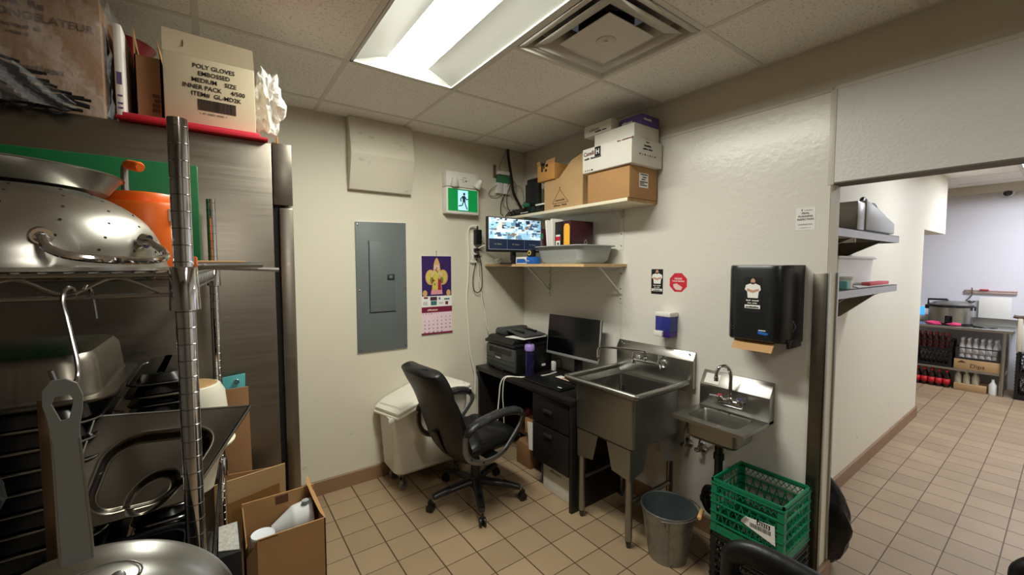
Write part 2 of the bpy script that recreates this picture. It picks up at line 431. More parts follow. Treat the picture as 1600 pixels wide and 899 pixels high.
# suspension grid
gb = MB(); g = .012
for x in gx: gb.box((x-g, YF, H-.002), (x+g, 0, H+.001))
for y in gy + [-.8445+T]:
    if y > -.5: gb.box((XL, y-g, H-.0024), (0, y+g, H+.001)); continue
    gb.box((XL, y-g, H-.0024), (gx[2]+.0, y+g, H+.001)); gb.box((gx[0], y-g, H-.0024), (0, y+g, H+.001))
    if abs(y-gy[1]) > .01 and abs(y-gy[6]) > .01: gb.box((gx[2], y-g, H-.0024), (gx[1], y+g, H+.001))
    gb.box((gx[1], y-g, H-.0024), (gx[0], y+g, H+.001))
gb.box((XL, -.02, H-.003), (0, 0, H)).box((-.02, YF, H-.003), (0, 0, H))
struct('trim_1', gb, M_grid)
gb = MB()
for x in nxx: gb.box((x-g, YF, H-.002), (x+g, -2.12, H+.001))
for y in gy:
    if y < -2.13:
        for i in range(-1, 9):
            if i in (2, 6) and abs(y-gy[4]) < .01: continue
            gb.box((nxx[i] if i >= 0 else .12, y-g, H-.0024), (nxx[i+1] if i < 8 else XR2, y+g, H+.001))
struct('trim_2', gb, M_grid)
# walls
struct('wall_back', MB().box((XL, 0, 0), (.0, .12, H)), M_wall)
YE = -2.378                                     # where the sink wall ends and the opening starts
w = MB().box((0, YE, 0), (.12, .12, H)).box((0, YF, 2.01), (.12, YE, H)).box((0, YF, 0), (.12, -4.9, 2.01))
struct('wall_right', w, M_wallup)
# white panelling: full sheets to 2.44 m and over the opening
struct('wall_right_panel', MB().box((-.003, YE, 0.0), (0, 0, 2.44)), M_frp)
struct('wall_right_panel_header', MB().box((-.003, YF, 2.01), (0, YE-.002, 2.45)), M_frph)
tb = MB()
tb.box((-.006, YE+.006, 2.432), (0, -.0, 2.45), bev=.0015)
tb.box((-.006, YF, 2.438), (0, YE-.012, 2.456), bev=.0015)
struct('trim_3', tb, M_trim)
tb = MB().box((-.0055, -1.172, .1), (0, -1.148, 2.432), bev=.001)
tb.box((-.0055, YE-.012, 2.0), (0, YE+.012, 2.44), bev=.001)
tb.box((-.0055, -.012, .1), (0, -.0, 2.432), bev=.001)
struct('trim_4', tb, M_trim)
# soffit strip and end face of the wall
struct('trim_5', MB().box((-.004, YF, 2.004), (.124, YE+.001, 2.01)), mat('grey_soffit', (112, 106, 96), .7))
struct('trim_6', MB().box((.0, YE-.003, .0), (.122, YE, 2.004)), M_cream2)
struct('baseboard_back', MB().prism([(XL, -.012, 0), (XL, 0, 0), (XL, 0, .105), (XL, -.007, .105), (XL, -.012, .098)], (-XL, 0, 0)), M_base)
struct('baseboard_right', MB().prism([(-.015, 0, 0), (-.003, 0, 0), (-.003, 0, .105), (-.01, 0, .105), (-.015, 0, .098)], (0, YE, 0)), M_base)
# next room
YN = -2.124
XC = 3.66
struct('wall_back_next', MB().box((.12, YN, 0), (XC, YN+.1, H)), M_cream2)
struct('wall_side_next', MB().box((XC, YN+.1, 0), (XC-.1, -.0, H)), M_cream2)
struct('wall_bulkhead_next', MB().box((XC+.001, YN, 1.99), (4.82, YN+.5, H)), M_cream2)
struct('wall_far_next', MB().box((XR2, YF, 0), (XR2+.1, .1, H)), mat('lilac_white_wall', (218, 216, 222), .6, bump=(150, .1, .001)))
struct('wall_back_deep', MB().box((XC, 0, 0), (XR2, .1, H)), M_cream2)
struct('trim_7', MB().box((XR2-.012, YF, 2.44), (XR2, .0, 2.46)).box((XR2-.006, YF, 0.0), (XR2, 0, 2.44)), mat('far_wall_sheet', (220, 219, 226), .45, bump=(60, .2, .003)))
struct('trim_8', MB().box((XR2-.09, YF, 2.56), (XR2, .0, H)), mat('beige_far_trim', (206, 198, 186), .6))
struct('baseboard_next', MB().prism([(.16, YN-.014, 0), (.16, YN, 0), (.16, YN, .105), (.16, YN-.007, .105), (.16, YN-.014, .098)], (XC-.146, 0, 0)).box((XC-.0, YN-.014, 0), (XC+.014, .0, .105)), M_base)
M_unseen = mat('unseen_wall_darkened', (120, 114, 104), .6)  # unseen walls, darkened to cut foreground fill and deepen the metal reflections
struct('wall_left', MB().box((XL-.1, YF, 0), (XL, .12, H)), M_unseen)
struct('wall_front', MB().box((XL, YF-.1, 0), (.12, YF, H)), M_unseen)
struct('wall_front_next', MB().box((.12, YF-.1, 0), (XR2+.1, YF, H)), M_cream2)

# ------------------------------------------------------------------ ceiling lamps
def troffer(x0, y0, x1, y1, strength, label, tint=(255, 250, 240), group=None):
    cx, cy = (x0+x1)/2, (y0+y1)/2; hx, hy = (x1-x0)/2-.014, (y1-y0)/2-.014
    t = thing('ceiling_troffer', label, 'ceiling light', (cx, cy, H), 0, group)
    long_y = hy > hx
    def P(a, b, z): return (a, b, z) if long_y else (b, a, z)
    A, B = (hx, hy) if long_y else (hy, hx)
    white = mat('troffer_enamel', (206, 208, 202), .4)
    f = MB()
    for s in (-1, 1):
        f.box(P(s*A, -B, -.004), P(s*(A-.014), B, .006)); f.box(P(-A, s*B, -.004), P(A, s*(B-.014), .006))
    f.build('frame', white, t, local=True)
    r = MB()
    lw = .112
    for s in (-1, 1):
        def fn(u, v, s=s):
            a = lw + (A-.014-lw)*u; return P(s*a, (v*2-1)*(B-.012), .003 + .047*(1-u**1.25))
        r.grid(fn, 8, 2)
        r.face([P(s*(A-.014), s*(B-.012), .003), P(-s*(A-.014), s*(B-.012), .003), P(-s*(A-.05), s*(B-.05), .052), P(s*(A-.05), s*(B-.05), .052)])
    r.build('reflector', white, t, local=True, recalc=False)
    hb = MB().box((-hx, -hy, .056), (hx, hy, .09)); hb.build('housing', white, t, local=True)
    em = bpy.data.materials.new('lamp_lens_' + str(strength)); em.use_nodes = True; nt = em.node_tree; nt.nodes.clear()
    e = nt.nodes.new('ShaderNodeEmission'); o = nt.nodes.new('ShaderNodeOutputMaterial'); nt.links.new(e.outputs[0], o.inputs[0])
    e.inputs[0].default_value = s2l(tint) + (1,); e.inputs[1].default_value = strength
    l = MB()
    def fl(u, v):
        a = lw*(u*2-1); return P(a, (v*2-1)*(B-.05), .0495)
    l.grid(fl, 13, 2)
    l.build('lens', em, t, local=True)
    return t
troffer(gx[2], gy[2], gx[1], gy[0], LAMP_MAIN, 'long lit fluorescent troffer in the tiled ceiling beside the air diffuser', (253, 252, 240))
troffer(gx[2], gy[7], gx[1], gy[5], LAMP_FILL, 'added unseen fill troffer in the ceiling behind the viewpoint', (255, 250, 240))
troffer(nxx[6], gy[5], nxx[7], gy[3], LAMP_NEXT*1.9, 'bright troffer in the next room ceiling near the far wall', (240, 244, 255))
troffer(nxx[2], gy[5], nxx[3], gy[3], LAMP_NEXT, 'bright troffer in the next room ceiling just past the opening', (236, 242, 255))

# air diffuser: face frame, two stepped square cones and a duct collar
t = thing('ceiling_diffuser', 'square white stepped air diffuser set in the ceiling tiles', 'air vent', ((gx[0]+gx[1])/2, (gy[1]+gy[2])/2, H))
M_diff = mat('diffuser_enamel', (204, 198, 188), .42)
def sqring(mb, a, za, b, zb, mi=0):
    for k in range(4):
        c, s = [(1,0),(0,1),(-1,0),(0,-1)][k]
        def R(x, y, z): return (x*c-y*s, x*s+y*c, z)
        mb.face([R(a,-a,za), R(a,a,za), R(b,b,zb), R(b,-b,zb)], mi)
f = MB(); sqring(f, .29, -.004, .262, -.004); sqring(f, .262, -.004, .225, .05); sqring(f, .225, .05, .14, .075)
f.build('face_frame', M_diff, t, local=True, thick=.002)
for a, z, nm in ((.236, -.006, 'outer_cone'), (.15, -.010, 'inner_cone')):
    f = MB(); 
    if nm == 'outer_cone': sqring(f, a, z, a-.055, z+.008); sqring(f, a-.055, z+.008, a-.11, z+.055)
    else:
        f.box((-a, -a, z), (a, a, z+.003)); sqring(f, a, z+.003, a-.05, z+.012); sqring(f, a-.05, z+.012, a-.09, z+.04)
        f.lathe([(.045, z-.0005), (.042, z-.002), (.0, z-.002)], n=24); f.cyl((0, 0, z-.002), (0, 0, z-.008), .01, n=12)
    f.build(nm, M_diff, t, local=True, thick=.0015)
MB().lathe([(.125, .05), (.125, .25)], n=32).build('duct_collar', mat('dark_duct', (60, 64, 68), .5, .6), t, local=True, thick=.002)
MB().box((-.29, -.29, .25), (.29, .29, .26)).build('back_pan', M_blackm, t, local=True)
# ------------------------------------------------------------------ things on the back wall
RX = (1, 0, 0); UZ = (0, 0, 1); RY = (0, -1, 0)
M_panel = mat('grey_panel_paint', (100, 108, 108), .5, bump=(200, .08, .0006))
t = thing('breaker_box', 'tall grey electrical panel with a small hinged door on the back wall', 'electrical panel', (-1.353, 0, .978))
MB().box((-1.549, -.003, .972), (-1.157, 0, 1.952)).build('wall_patch', mat('white_filler', (222, 218, 206), .8), t, label='white filler edge round the panel')
MB().prism([(-1.543, -.014, .980), (-1.163, -.014, .976), (-1.163, -.014, 1.949), (-1.543, -.014, 1.938)], (0, .011, 0), bev=.002).build('cover', M_panel, t)
d = MB().box((-1.446, -.02, 1.275), (-1.258, -.012, 1.80), bev=.003).build('door', M_panel, t)
f = MB(); f.box((-1.45, -.0165, 1.268), (-1.252, -.012, 1.272)).box((-1.452, -.0165, 1.268), (-1.448, -.012, 1.806)); f.build('door_gap', M_blackm, t)
b = MB().box((-1.318, -.024, 1.512), (-1.262, -.018, 1.556), bev=.0015).build('latch', mat('dark_latch', (40, 44, 46), .5), d)
MB().box((-1.302, -.0275, 1.523), (-1.278, -.023, 1.545), bev=.002).build('slider', M_panel, b)
for x, z in ((-1.525, 1.918), (-1.182, 1.928), (-1.52, 1.44), (-1.178, 1.45), (-1.525, 1.0), (-1.182, 1.0)):
    s = MB(); s.lathe([(0, .0), (.007, .0), (.006, .003), (0, .0045)], n=14, M=Matrix.Translation((x, -.014, z)) @ Matrix.Rotation(PI/2, 4, 'X')); s.build('screw', M_chrome, t)

b = MB()
prof = [(0, H), (-.065, H), (-.115, 2.405), (-.045, 2.165), (0, 2.165)]
b.prism([(-1.585, y, z) for y, z in prof], (.46, 0, 0), bev=.003)
tag(b.build('duct_cover', M_wall), 'cream boxed duct cover hanging from the ceiling above the grey panel', 'duct cover')

# calendar
t = thing('wall_calendar', 'hanging paper calendar with a purple picture above a pink month sheet', 'calendar', (-.903, 0, 1.06))
x0, x1 = -1.038, -.767
MB().box((x0, -.006, 1.06), (x1, -.002, 1.70)).build('backing_sheet', M_paper, t)
MB().box((x0+.004, -.0068, 1.372), (x1-.004, -.006, 1.697)).build('picture', mat('calendar_purple', (52, 30, 92), .35), t)
fig = MB(); cx = -.903
def ell(mb, x, z, a, c, y, mi=0, n=20): mb.face([(x+a*math.cos(2*PI*k/n), y, z+c*math.sin(2*PI*k/n)) for k in range(n)], mi)
for s in (-1, 1):
    ell(fig, cx+s*.055, 1.525, .045, .062, -.0070, 0); ell(fig, cx+s*.055, 1.53, .033, .048, -.0072, 1)
    ell(fig, cx+s*.105, 1.395, .02, .026, -.0070, 0)
fig.face([(cx-.045, -.0074, 1.42), (cx+.045, -.0074, 1.42), (cx+.03, -.0074, 1.60), (cx-.03, -.0074, 1.60)], 0)
fig.face([(cx-.03, -.0076, 1.43), (cx+.02, -.0076, 1.43), (cx+.02, -.0076, 1.57), (cx-.02, -.0076, 1.575)], 1)
fig.face([(cx+.008, -.0078, 1.42), (cx+.04, -.0078, 1.42), (cx+.035, -.0078, 1.50), (cx+.01, -.0078, 1.52)], 2)
ell(fig, cx, 1.61, .028, .03, -.0078, 3); fig.face([(cx-.03, -.008, 1.625), (cx+.03, -.008, 1.625), (cx+.012, -.008, 1.672), (cx, -.008, 1.685), (cx-.012, -.008, 1.672)], 0)
fig.face([(cx-.055, -.0079, 1.385), (cx+.05, -.0079, 1.385), (cx+.045, -.0079, 1.42), (cx-.05, -.0079, 1.42)], 4)
rr = random.Random(2)
for s in (-1, 1):
    for k in range(7):
        a = -1.2+2.4*k/6; ell(fig, cx+s*(.055+.038*math.cos(a)), 1.528+.052*math.sin(a), .006, .008, -.0075, k % 2 and 4 or 0, 8)
    ell(fig, cx+s*.045, 1.50, .014, .028, -.0074, 5); ell(fig, cx+s*.06, 1.545, .010, .012, -.00745, 0)
for k in range(14): ell(fig, cx+rr.uniform(-.03, .03), 1.44+.16*rr.random(), .006, .009, -.0080-.00003*k, rr.choice((0, 2, 3, 4, 5)), 8)
for s in (-1, 1): fig.face([(cx+s*.02, -.0082, 1.585), (cx+s*.05, -.0082, 1.54), (cx+s*.04, -.0082, 1.53), (cx+s*.012, -.0082, 1.565)], 3)
fig.build('painted_figure', [mat('cal_gold', (214, 168, 104), .5), mat('cal_yellow', (206, 196, 84), .5), mat('cal_crimson', (170, 36, 66), .5), mat('cal_skin', (222, 190, 160), .5), mat('cal_pink', (222, 150, 160), .5), mat('cal_olive', (120, 128, 60), .5)], t, recalc=False)
st = MB(); st.box((x0+.002, -.0066, 1.285), (x1-.002, -.006, 1.37), mi=0)
for k, (a, b_, z, h, c) in enumerate(((.02, .055, 1.352, .014, 1), (.012, .05, 1.30, .03, 5), (.075, .135, 1.335, .03, 4), (.08, .132, 1.297, .034, 3), (.15, .165, 1.34, .02, 2), (.15, .19, 1.305, .014, 5), (.2, .25, 1.338, .012, 3), (.21, .235, 1.298, .026, 1))):
    st.box((x0+a, -.0072, z), (x0+b_, -.0066, z+h), mi=c)
st.build('advert_strip', [M_paper, mat('cal_maroon', (122, 26, 60), .5), mat('cal_blue', (70, 90, 160), .5), mat('cal_teal', (60, 110, 110), .5), mat('cal_dark', (70, 40, 50), .5), mat('cal_pale', (198, 200, 196), .5)], t)
MB().box((x0, -.0075, 1.238), (x1, -.006, 1.284)).build('month_band', MATS['cal_maroon'], t)
blur('NOVEMBER', .02, (x0+.05, -.0078, 1.253), RX, UZ, mat('cal_light', (236, 214, 190), .5), t)
MB().box((x0, -.007, 1.072), (x1, -.006, 1.238)).build('month_sheet', mat('cal_pinksheet', (236, 210, 220), .8), t)
g = []
txt('S    M    T    W    T    F    S', .0125, (x0+.012, -.0074, 1.224), RX, UZ, MATS['cal_maroon'], t, bold=.0003)
n = 1
for r in range(5):
    for c in range(7):
        if r == 0 and c < 3: continue
        if n > 30: break
        g.append((n, x0+.024+c*.0375, 1.197-r*.03)); n += 1
bmj = []
for n, x, z in g:
    bmj.append(txt(str(n), .016, (x, -.0074, z-.004), RX, UZ, MATS['cal_dark'], t, name='date', align='CENTER', bold=.0004))
# join the dates into one printed layer
bb = bmesh.new()
for o in bmj: bb.from_mesh(o.data)
me = bpy.data.meshes.new('dates'); bb.to_mesh(me); bb.free(); me.materials.append(MATS['cal_dark'])
for o in bmj: bpy.data.objects.remove(o)
o = bpy.data.objects.new('dates', me); COL.objects.link(o); o.parent = t
MB().box((x0-.002, -.010, 1.06), (x1+.002, -.003, 1.073)).build('bottom_binding', MATS['cal_maroon'], t)
MB().tube([(cx, -.004, 1.70), (cx, -.004, 1.735)], .0012).cyl((cx, 0, 1.735), (cx, -.012, 1.738), .002, n=8).build('hanging_nail', M_black, t)

# emergency light with exit sign
t = thing('exit_sign', 'white emergency light unit with a lit green running man exit sign', 'exit sign', (-.69, 0, 2.05))
xa, xb = -.845, -.543
hb = MB().box((xa, -.08, 2.262), (xb, 0, 2.385), bev=.006).build('battery_housing', M_white, t)
MB().cyl((-.665, -.0795, 2.315), (-.665, -.0825, 2.315), .006, n=12).box((-.70, -.0805, 2.338), (-.66, -.08, 2.341)).box((-.715, -.0805, 2.322), (-.68, -.08, 2.3245)).box((-.70, -.0805, 2.306), (-.675, -.08, 2.309)).build('test_button', M_black, hb)
MB().box((xa, -.08, 2.045), (xb, 0, 2.258), bev=.006).build('sign_housing', M_white, t)
MB().box((xa+.014, -.0815, 2.067), (xb-.014, -.079, 2.245)).build('sign_face', mat('exit_green', (0, 120, 60), .4, emit=(0, 170, 80), estr=.3), t)
pic = MB(); px0, px1 = -.742, -.648
pic.box((px0, -.083, 2.075), (px1, -.0812, 2.236))
pic.build('doorway_panel', mat('exit_lit', (200, 240, 250), .4, emit=(150, 215, 240), estr=.6), t)
man = MB(); yy = -.0838
ell(man, -.685, 2.208, .0105, .0115, yy)
man.face([(-.705, yy, 2.19), (-.68, yy, 2.196), (-.672, yy, 2.145), (-.697, yy, 2.14)])
for pts in (((-.70, 2.187), (-.72, 2.165), (-.715, 2.145)), ((-.68, 2.188), (-.665, 2.165), (-.650, 2.168)), ((-.693, 2.143), (-.705, 2.115), (-.738, 2.108)), ((-.68, 2.145), (-.672, 2.115), (-.658, 2.085))):
    man.tube([(x, yy, z) for x, z in pts], .005, n=6)
man.build('running_man', mat('exit_dark', (20, 60, 70), .5), t)
for x, a in ((-.79, .35), (-.56, -.35)):
    Mx = Matrix.Translation((x, -.118, 2.303)) @ Matrix.Rotation(-a*1.0, 4, 'Y') @ Matrix.Rotation(.55, 4, 'X')
    h = MB().lathe([(.0, .035), (.016, .035), (.02, .025), (.034, -.035), (.032, -.04), (.0, -.036)], n=18, M=Mx)
    h.build('lamp_head', M_white, t)
    # back bracket
    MB().cyl((x, -.075, 2.325), (x, -.118, 2.318), .009, n=10).build('swivel', M_white, t)

# power strip and its plugs
t = thing('power_strip', 'white power strip fixed upright on the back wall left of the shelf', 'power strip', (-.553, 0, 1.66))
MB().box((-.585, -.035, 1.665), (-.528, 0, 1.90), bev=.006).build('body', M_white, t)
MB().box((-.59, -.03, 1.64), (-.523, 0, 1.672), bev=.01).build('end_cap', M_white, t)
s = MB()
for z in (1.70, 1.735, 1.84): s.box((-.568, -.0362, z), (-.564, -.0345, z+.012)).box((-.553, -.0362, z), (-.549, -.0345, z+.012))
s.build('socket_slots', M_blackm, t)
t = thing('power_adapter', 'black plug-in power adapter on the top of the white power strip', 'adapter', (-.548, -.06, 1.80))
MB().box((-.573, -.085, 1.80), (-.515, -.0365, 1.925), bev=.005).build('body', M_black, t)
MB().cyl((-.545, -.06, 1.92), (-.545, -.06, 1.955), .008, n=10).build('strain_relief', M_black, t)
for z, lab in ((1.755, 'small black plug in the middle of the white power strip'), (1.70, 'large black plug low on the white power strip')):
    t = thing('electrical_plug', lab, 'plug', (-.55, -.05, z))
    MB().box((-.572, -.072, z-.013), (-.53, -.0365, z+.013), bev=.006).build('plug_body', M_black, t)
    MB().cyl((-.535, -.06, z), (-.51, -.062, z-.006), .006, .004, n=10).build('strain_relief', M_black, t)
def cable(label, pts, r, m, cat='cable', group=None, k=5, n=6):
    b = MB().tube(smooth(pts, k), r, n=n); return tag(b.build('cable', m), label, cat, group)
cable('long white cable hanging from the power strip down to behind the white bin', [(-.545, -.05, 1.96), (-.59, -.03, 1.955), (-.615, -.022, 1.90), (-.61, -.02, 1.7), (-.62, -.02, 1.5), (-.635, -.02, 1.33), (-.625, -.022, 1.15), (-.615, -.022, 1.0), (-.60, -.022, .85), (-.575, -.024, .74), (-.56, -.03, .66), (-.565, -.035, .50)], .0065, M_cable_w)
cable('white cable running from the power strip down behind the printer', [(-.555, -.05, 1.655), (-.53, -.03, 1.62), (-.515, -.02, 1.55), (-.49, -.02, 1.40), (-.475, -.02, 1.30), (-.455, -.02, 1.22), (-.43, -.02, 1.08), (-.40, -.02, 1.0), (-.39, -.02, .90)], .005, M_cable_w)
cable('thin grey wire beside the white cable behind the printer', [(-.52, -.04, 1.69), (-.50, -.02, 1.60), (-.505, -.02, 1.45), (-.47, -.02, 1.33), (-.44, -.02, 1.15), (-.415, -.02, 1.02), (-.41, -.02, .9)], .0025, M_cable_g)
cable('black cable looping below the power strip', [(-.53, -.06, 1.70), (-.505, -.05, 1.65), (-.49, -.04, 1.55), (-.49, -.035, 1.43), (-.525, -.03, 1.385), (-.565, -.03, 1.41), (-.575, -.03, 1.50), (-.56, -.035, 1.60), (-.545, -.045, 1.66), (-.535, -.06, 1.745)], .004, M_cable_b)
cable('white cable curving from the power strip to the wall monitor', [(-.55, -.06, 1.76), (-.50, -.08, 1.79), (-.45, -.14, 1.81), (-.43, -.25, 1.86), (-.42, -.34, 1.88)], .005, M_cable_w)
cable('thin black lead from the adapter to the wall monitor', [(-.52, -.07, 1.84), (-.48, -.08, 1.80), (-.44, -.2, 1.77), (-.42, -.33, 1.80)], .002, M_cable_b)

# network boxes and cables high in the corner
t = thing('network_junction', 'small grey and green network junction boxes on the wall high in the corner', 'junction box', (-.25, 0, 2.29))
MB().box((-.345, -.02, 2.40), (-.325, 0, 2.51), bev=.003).build('bracket_post', mat('brown_box', (110, 92, 74), .6), t)
MB().box((-.325, -.055, 2.425), (-.20, 0, 2.455), bev=.004).build('patch_bar', M_white, t)
MB().box((-.315, -.045, 2.355), (-.185, 0, 2.42), bev=.006).build('green_terminal_block', mat('dull_green', (58, 120, 84), .5), t)
for x in (-.33, -.255): MB().box((x, -.04, 2.26), (x+.065, 0, 2.355), bev=.005).build('wall_box', M_white, t)
cable('thick black cable bundle dropping from the ceiling corner to the upper shelf', [(-.205, -.03, 2.66), (-.20, -.035, 2.58), (-.185, -.04, 2.48), (-.175, -.05, 2.38), (-.165, -.06, 2.28), (-.12, -.08, 2.18), (-.09, -.12, 2.10), (-.10, -.20, 2.07)], .013, M_cable_b)
cs = [([(-.215, -.02, 2.66), (-.235, -.02, 2.60), (-.29, -.02, 2.50), (-.28, -.03, 2.45)], .003, M_cable_g, 'thin grey wire from the ceiling to the junction boxes'),
      ([(-.33, -.04, 2.33), (-.39, -.02, 2.28), (-.40, -.02, 2.24), (-.36, -.03, 2.23), (-.29, -.03, 2.25), (-.28, -.03, 2.27)], .004, M_cable_g, 'grey cable looping under the left junction box'),
      ([(-.20, -.04, 2.36), (-.24, -.03, 2.25), (-.29, -.05, 2.18), (-.33, -.10, 2.08), (-.335, -.14, 2.05)], .004, M_cable_b, 'black cable curving left from the junction boxes to the shelf end'),
      ([(-.19, -.05, 2.34), (-.22, -.04, 2.25), (-.225, -.05, 2.15), (-.22, -.12, 2.07)], .0035, M_cable_b, 'black cable hanging straight down under the green block'),
      ([(-.16, -.03, 2.40), (-.12, -.03, 2.37), (-.11, -.03, 2.31), (-.13, -.03, 2.25), (-.165, -.03, 2.24), (-.15, -.03, 2.31), (-.10, -.03, 2.35), (-.05, -.03, 2.33), (-.04, -.05, 2.24), (-.08, -.10, 2.16), (-.12, -.18, 2.07)], .003, M_cable_g, 'grey cable coiled beside the black bundle'),
      ([(-.27, -.03, 2.26), (-.25, -.03, 2.16), (-.20, -.05, 2.12), (-.13, -.06, 2.13), (-.10, -.14, 2.08)], .003, M_cable_g, 'grey cable sagging between the junction boxes and the router'),
      ([(-.15, -.08, 2.08), (-.11, -.12, 2.16), (-.08, -.18, 2.22), (-.06, -.22, 2.26)], .003, M_cable_b, 'black cable rising behind the router')]
for p, r, m, l in cs: cable(l, p, r, m)

# ------------------------------------------------------------------ shelves on brackets
M_mela = mat('cream_melamine', (226, 218, 192), .45)
M_chip = mat('raw_board_edge', (196, 160, 112), .8, vary=(60, .3))
M_lwood = mat('light_wood_board', (206, 172, 124), .65, vary=(20, .12))
t = thing('wall_shelf', 'upper white shelf in the corner carrying the cartons', 'shelf', (-.15, -.715, 2.02))
MB().box((-.30, -1.432, 2.019), (-.003, -.0, 2.04), bev=.001).build('board', M_mela, t)
MB().box((-.299, -1.4335, 2.0195), (-.003, -1.4315, 2.0395)).build('raw_end', M_chip, t)
def brk(y, zt, zl, t, diag):
    b = MB(); b.box((-.009, y-.015, zl), (-.0035, y+.015, zt), bev=.001); b.box((-.27, y-.015, zt-.006), (-.0035, y+.015, zt), bev=.001)
    if diag: b.tube([(-.24, y, zt-.006), (-.010, y, zl+.06)], .014, n=8, flat=(1, .5))
    else: b.prism([(-.006, y-.002, zt-.004), (-.10, y-.002, zt-.004), (-.05, y-.002, zt-.02), (-.012, y-.002, zt-.10), (-.006, y-.002, zt-.14)], (0, .004, 0))
    b.build('bracket', M_white, t)
    for z in (zt-.05, (zl+zt)/2-.03, zl+.03): MB().cyl((-.009, y, z), (-.0115, y, z), .0045, n=10).build('screw', M_dkgrey, t)
brk(-1.155, 2.019, 1.73, t, False); brk(-.34, 2.019, 1.73, t, False)
t = thing('wall_shelf', 'lower shelf with a bare wood edge and diagonal brackets under the camera monitor', 'shelf', (-.22, -.6, 1.61))
MB().box((-.436, -1.2, 1.612), (-.003, -.0, 1.631), bev=.001).build('board', M_mela, t)
MB().box((-.4385, -1.2, 1.6122), (-.436, -.0, 1.6308)).box((-.436, -1.2025, 1.6122), (-.003, -1.2, 1.6308)).build('bare_wood_edging', M_lwood, t)
brk(-1.155, 1.612, 1.35, t, True); brk(-.37, 1.612, 1.35, t, True)

# ------------------------------------------------------------------ on the upper shelf
Z2 = 2.04
def c_open_side(): pass
t = carton('cardboard_box', 'brown carton with a white barcode label at the right end of the upper shelf', (-.30, -1.447, Z2), (-.02, -1.10, 2.24), M_card, cat='box')
lb = MB().box((-.205, -1.4484, 2.11), (-.115, -1.447, 2.20)).build('label_sheet', M_paper, t)
pr_ = MB()
for k, (z, a, b_) in enumerate(((2.188, .01, .08), (2.172, .03, .07), (2.158, .02, .06), (2.143, .005, .085), (2.133, .005, .05), (2.122, .005, .075))):
    pr_.box((-.205+a, -1.4489, z), (-.205+b_, -1.4483, z+.006))
pr_.build('printing', M_ink, lb)
t = carton('cardboard_box', 'wide white carton printed in black and red on top of the brown labelled carton', (-.325, -1.48, 2.2405), (-.02, -1.075, 2.40), M_whites, cat='box')
txt('Catelli', .037, (-.3262, -1.085, 2.352), RY, UZ, mat('dark_red_ink', (110, 36, 40), .7), t, bold=.0008)
MB().box((-.3266, -1.235, 2.335), (-.325, -1.185, 2.395)).build('logo_square', M_ink, t)
txt('H', .045, (-.3272, -1.21, 2.349), RY, UZ, M_paper, t, align='CENTER', bold=.001)
blur('beef products', .02, (-.3262, -1.095, 2.325), RY, UZ, M_ink, t)
blur('KEEP REFRIGERATED', .013, (-.3262, -1.37, 2.385), RY, UZ, MATS['dark_red_ink'], t)
blur('4 X 5 LB', .016, (-.3262, -1.10, 2.25), RY, UZ, M_ink, t)
for k, (s, z, sz) in enumerate((('BEEF', 2.378, .016), ('BONELESS', 2.355, .02), ('SHAVED STEAK', 2.335, .018), ('12  -  16  -  20  -  24', 2.30, .016))):
    blur(s, sz*.8, (-.17, -1.4812, z), RX, UZ, M_ink, t, align='CENTER')
carton('cardboard_box', 'plain white carton stacked on the wide printed carton', (-.28, -1.462, 2.4005), (-.03, -1.139, 2.492), M_whites)
t = carton('glove_box', 'white glove box lying on top of the stack beside the purple one', (-.285, -1.285, 2.4925), (-.16, -1.05, 2.565), mat('off_white_card', (206, 200, 190), .7), tape=False)
blur('GLOVES', .025, (-.2862, -1.10, 2.52), RY, UZ, M_cable_g, t)
blur('powder free', .016, (-.2862, -1.15, 2.505), RY, UZ, M_ink, t)
t = carton('glove_box', 'purple glove box lying on top of the stack', (-.22, -1.47, 2.4925), (-.04, -1.30, 2.555), mat('purple_card', (86, 74, 140), .6), tape=False)
blur('GLOVES', .025, (-.2212, -1.32, 2.515), RY, UZ, M_paper, t); blur('NITRILE', .02, (-.20, -1.4712, 2.52), RX, UZ, M_paper, t)
t = thing('cardboard_box', 'open tan carton with a printed triangle left of the brown labelled carton', 'box', (-.15, -.85, Z2))
b = MB(); th = .004
b.box((-.28, -1.03, Z2), (-.276, -.63, 2.268)).box((-.02, -1.03, Z2), (-.016, -.63, 2.268)).box((-.28, -1.034, Z2), (-.016, -1.03, 2.268)).box((-.28, -.63, Z2), (-.016, -.626, 2.268)).box((-.28, -1.03, Z2), (-.016, -.63, Z2+.004))
b.build('carton', M_card2, t)
MB().prism([(-.28, -.79, 2.268), (-.28, -1.03, 2.268), (-.20, -1.045, 2.415), (-.21, -.95, 2.425), (-.235, -.875, 2.39)], (.004, 0, 0)).build('flap', M_card2, t)
MB().prism([(-.275, -1.034, 2.268), (-.02, -1.034, 2.268), (-.03, -1.06, 2.40), (-.19, -1.05, 2.415)], (0, .004, 0)).build('flap', M_card2, t)
MB().prism([(-.02, -.65, 2.268), (-.02, -1.02, 2.268), (-.07, -1.0, 2.39), (-.06, -.70, 2.38)], (.004, 0, 0)).build('flap', M_card2, t)
tr = MB()
for a, c in (((-.72, 2.085), (-.80, 2.185)), ((-.80, 2.185), (-.89, 2.085)), ((-.89, 2.085), (-.72, 2.085))):
    tr.tube([(-.2805, a[0], a[1]), (-.2805, c[0], c[1])], .0018, n=4)
tr.cyl((-.2805, -.80, 2.195), (-.281, -.80, 2.195), .006, n=10).build('printed_triangle', M_inkbr, t)
blur('SUREFRESH', .02, (-.2806, -.805, 2.10), RY, UZ, M_inkbr, t, align='CENTER'); blur('TAKEOUT BOXES', .02, (-.2806, -.805, 2.062), RY, UZ, M_inkbr, t, align='CENTER')
t = thing('cardboard_box', 'small open brown carton balanced on the tan carton with the triangle', 'box', (-.22, -.66, 2.25))
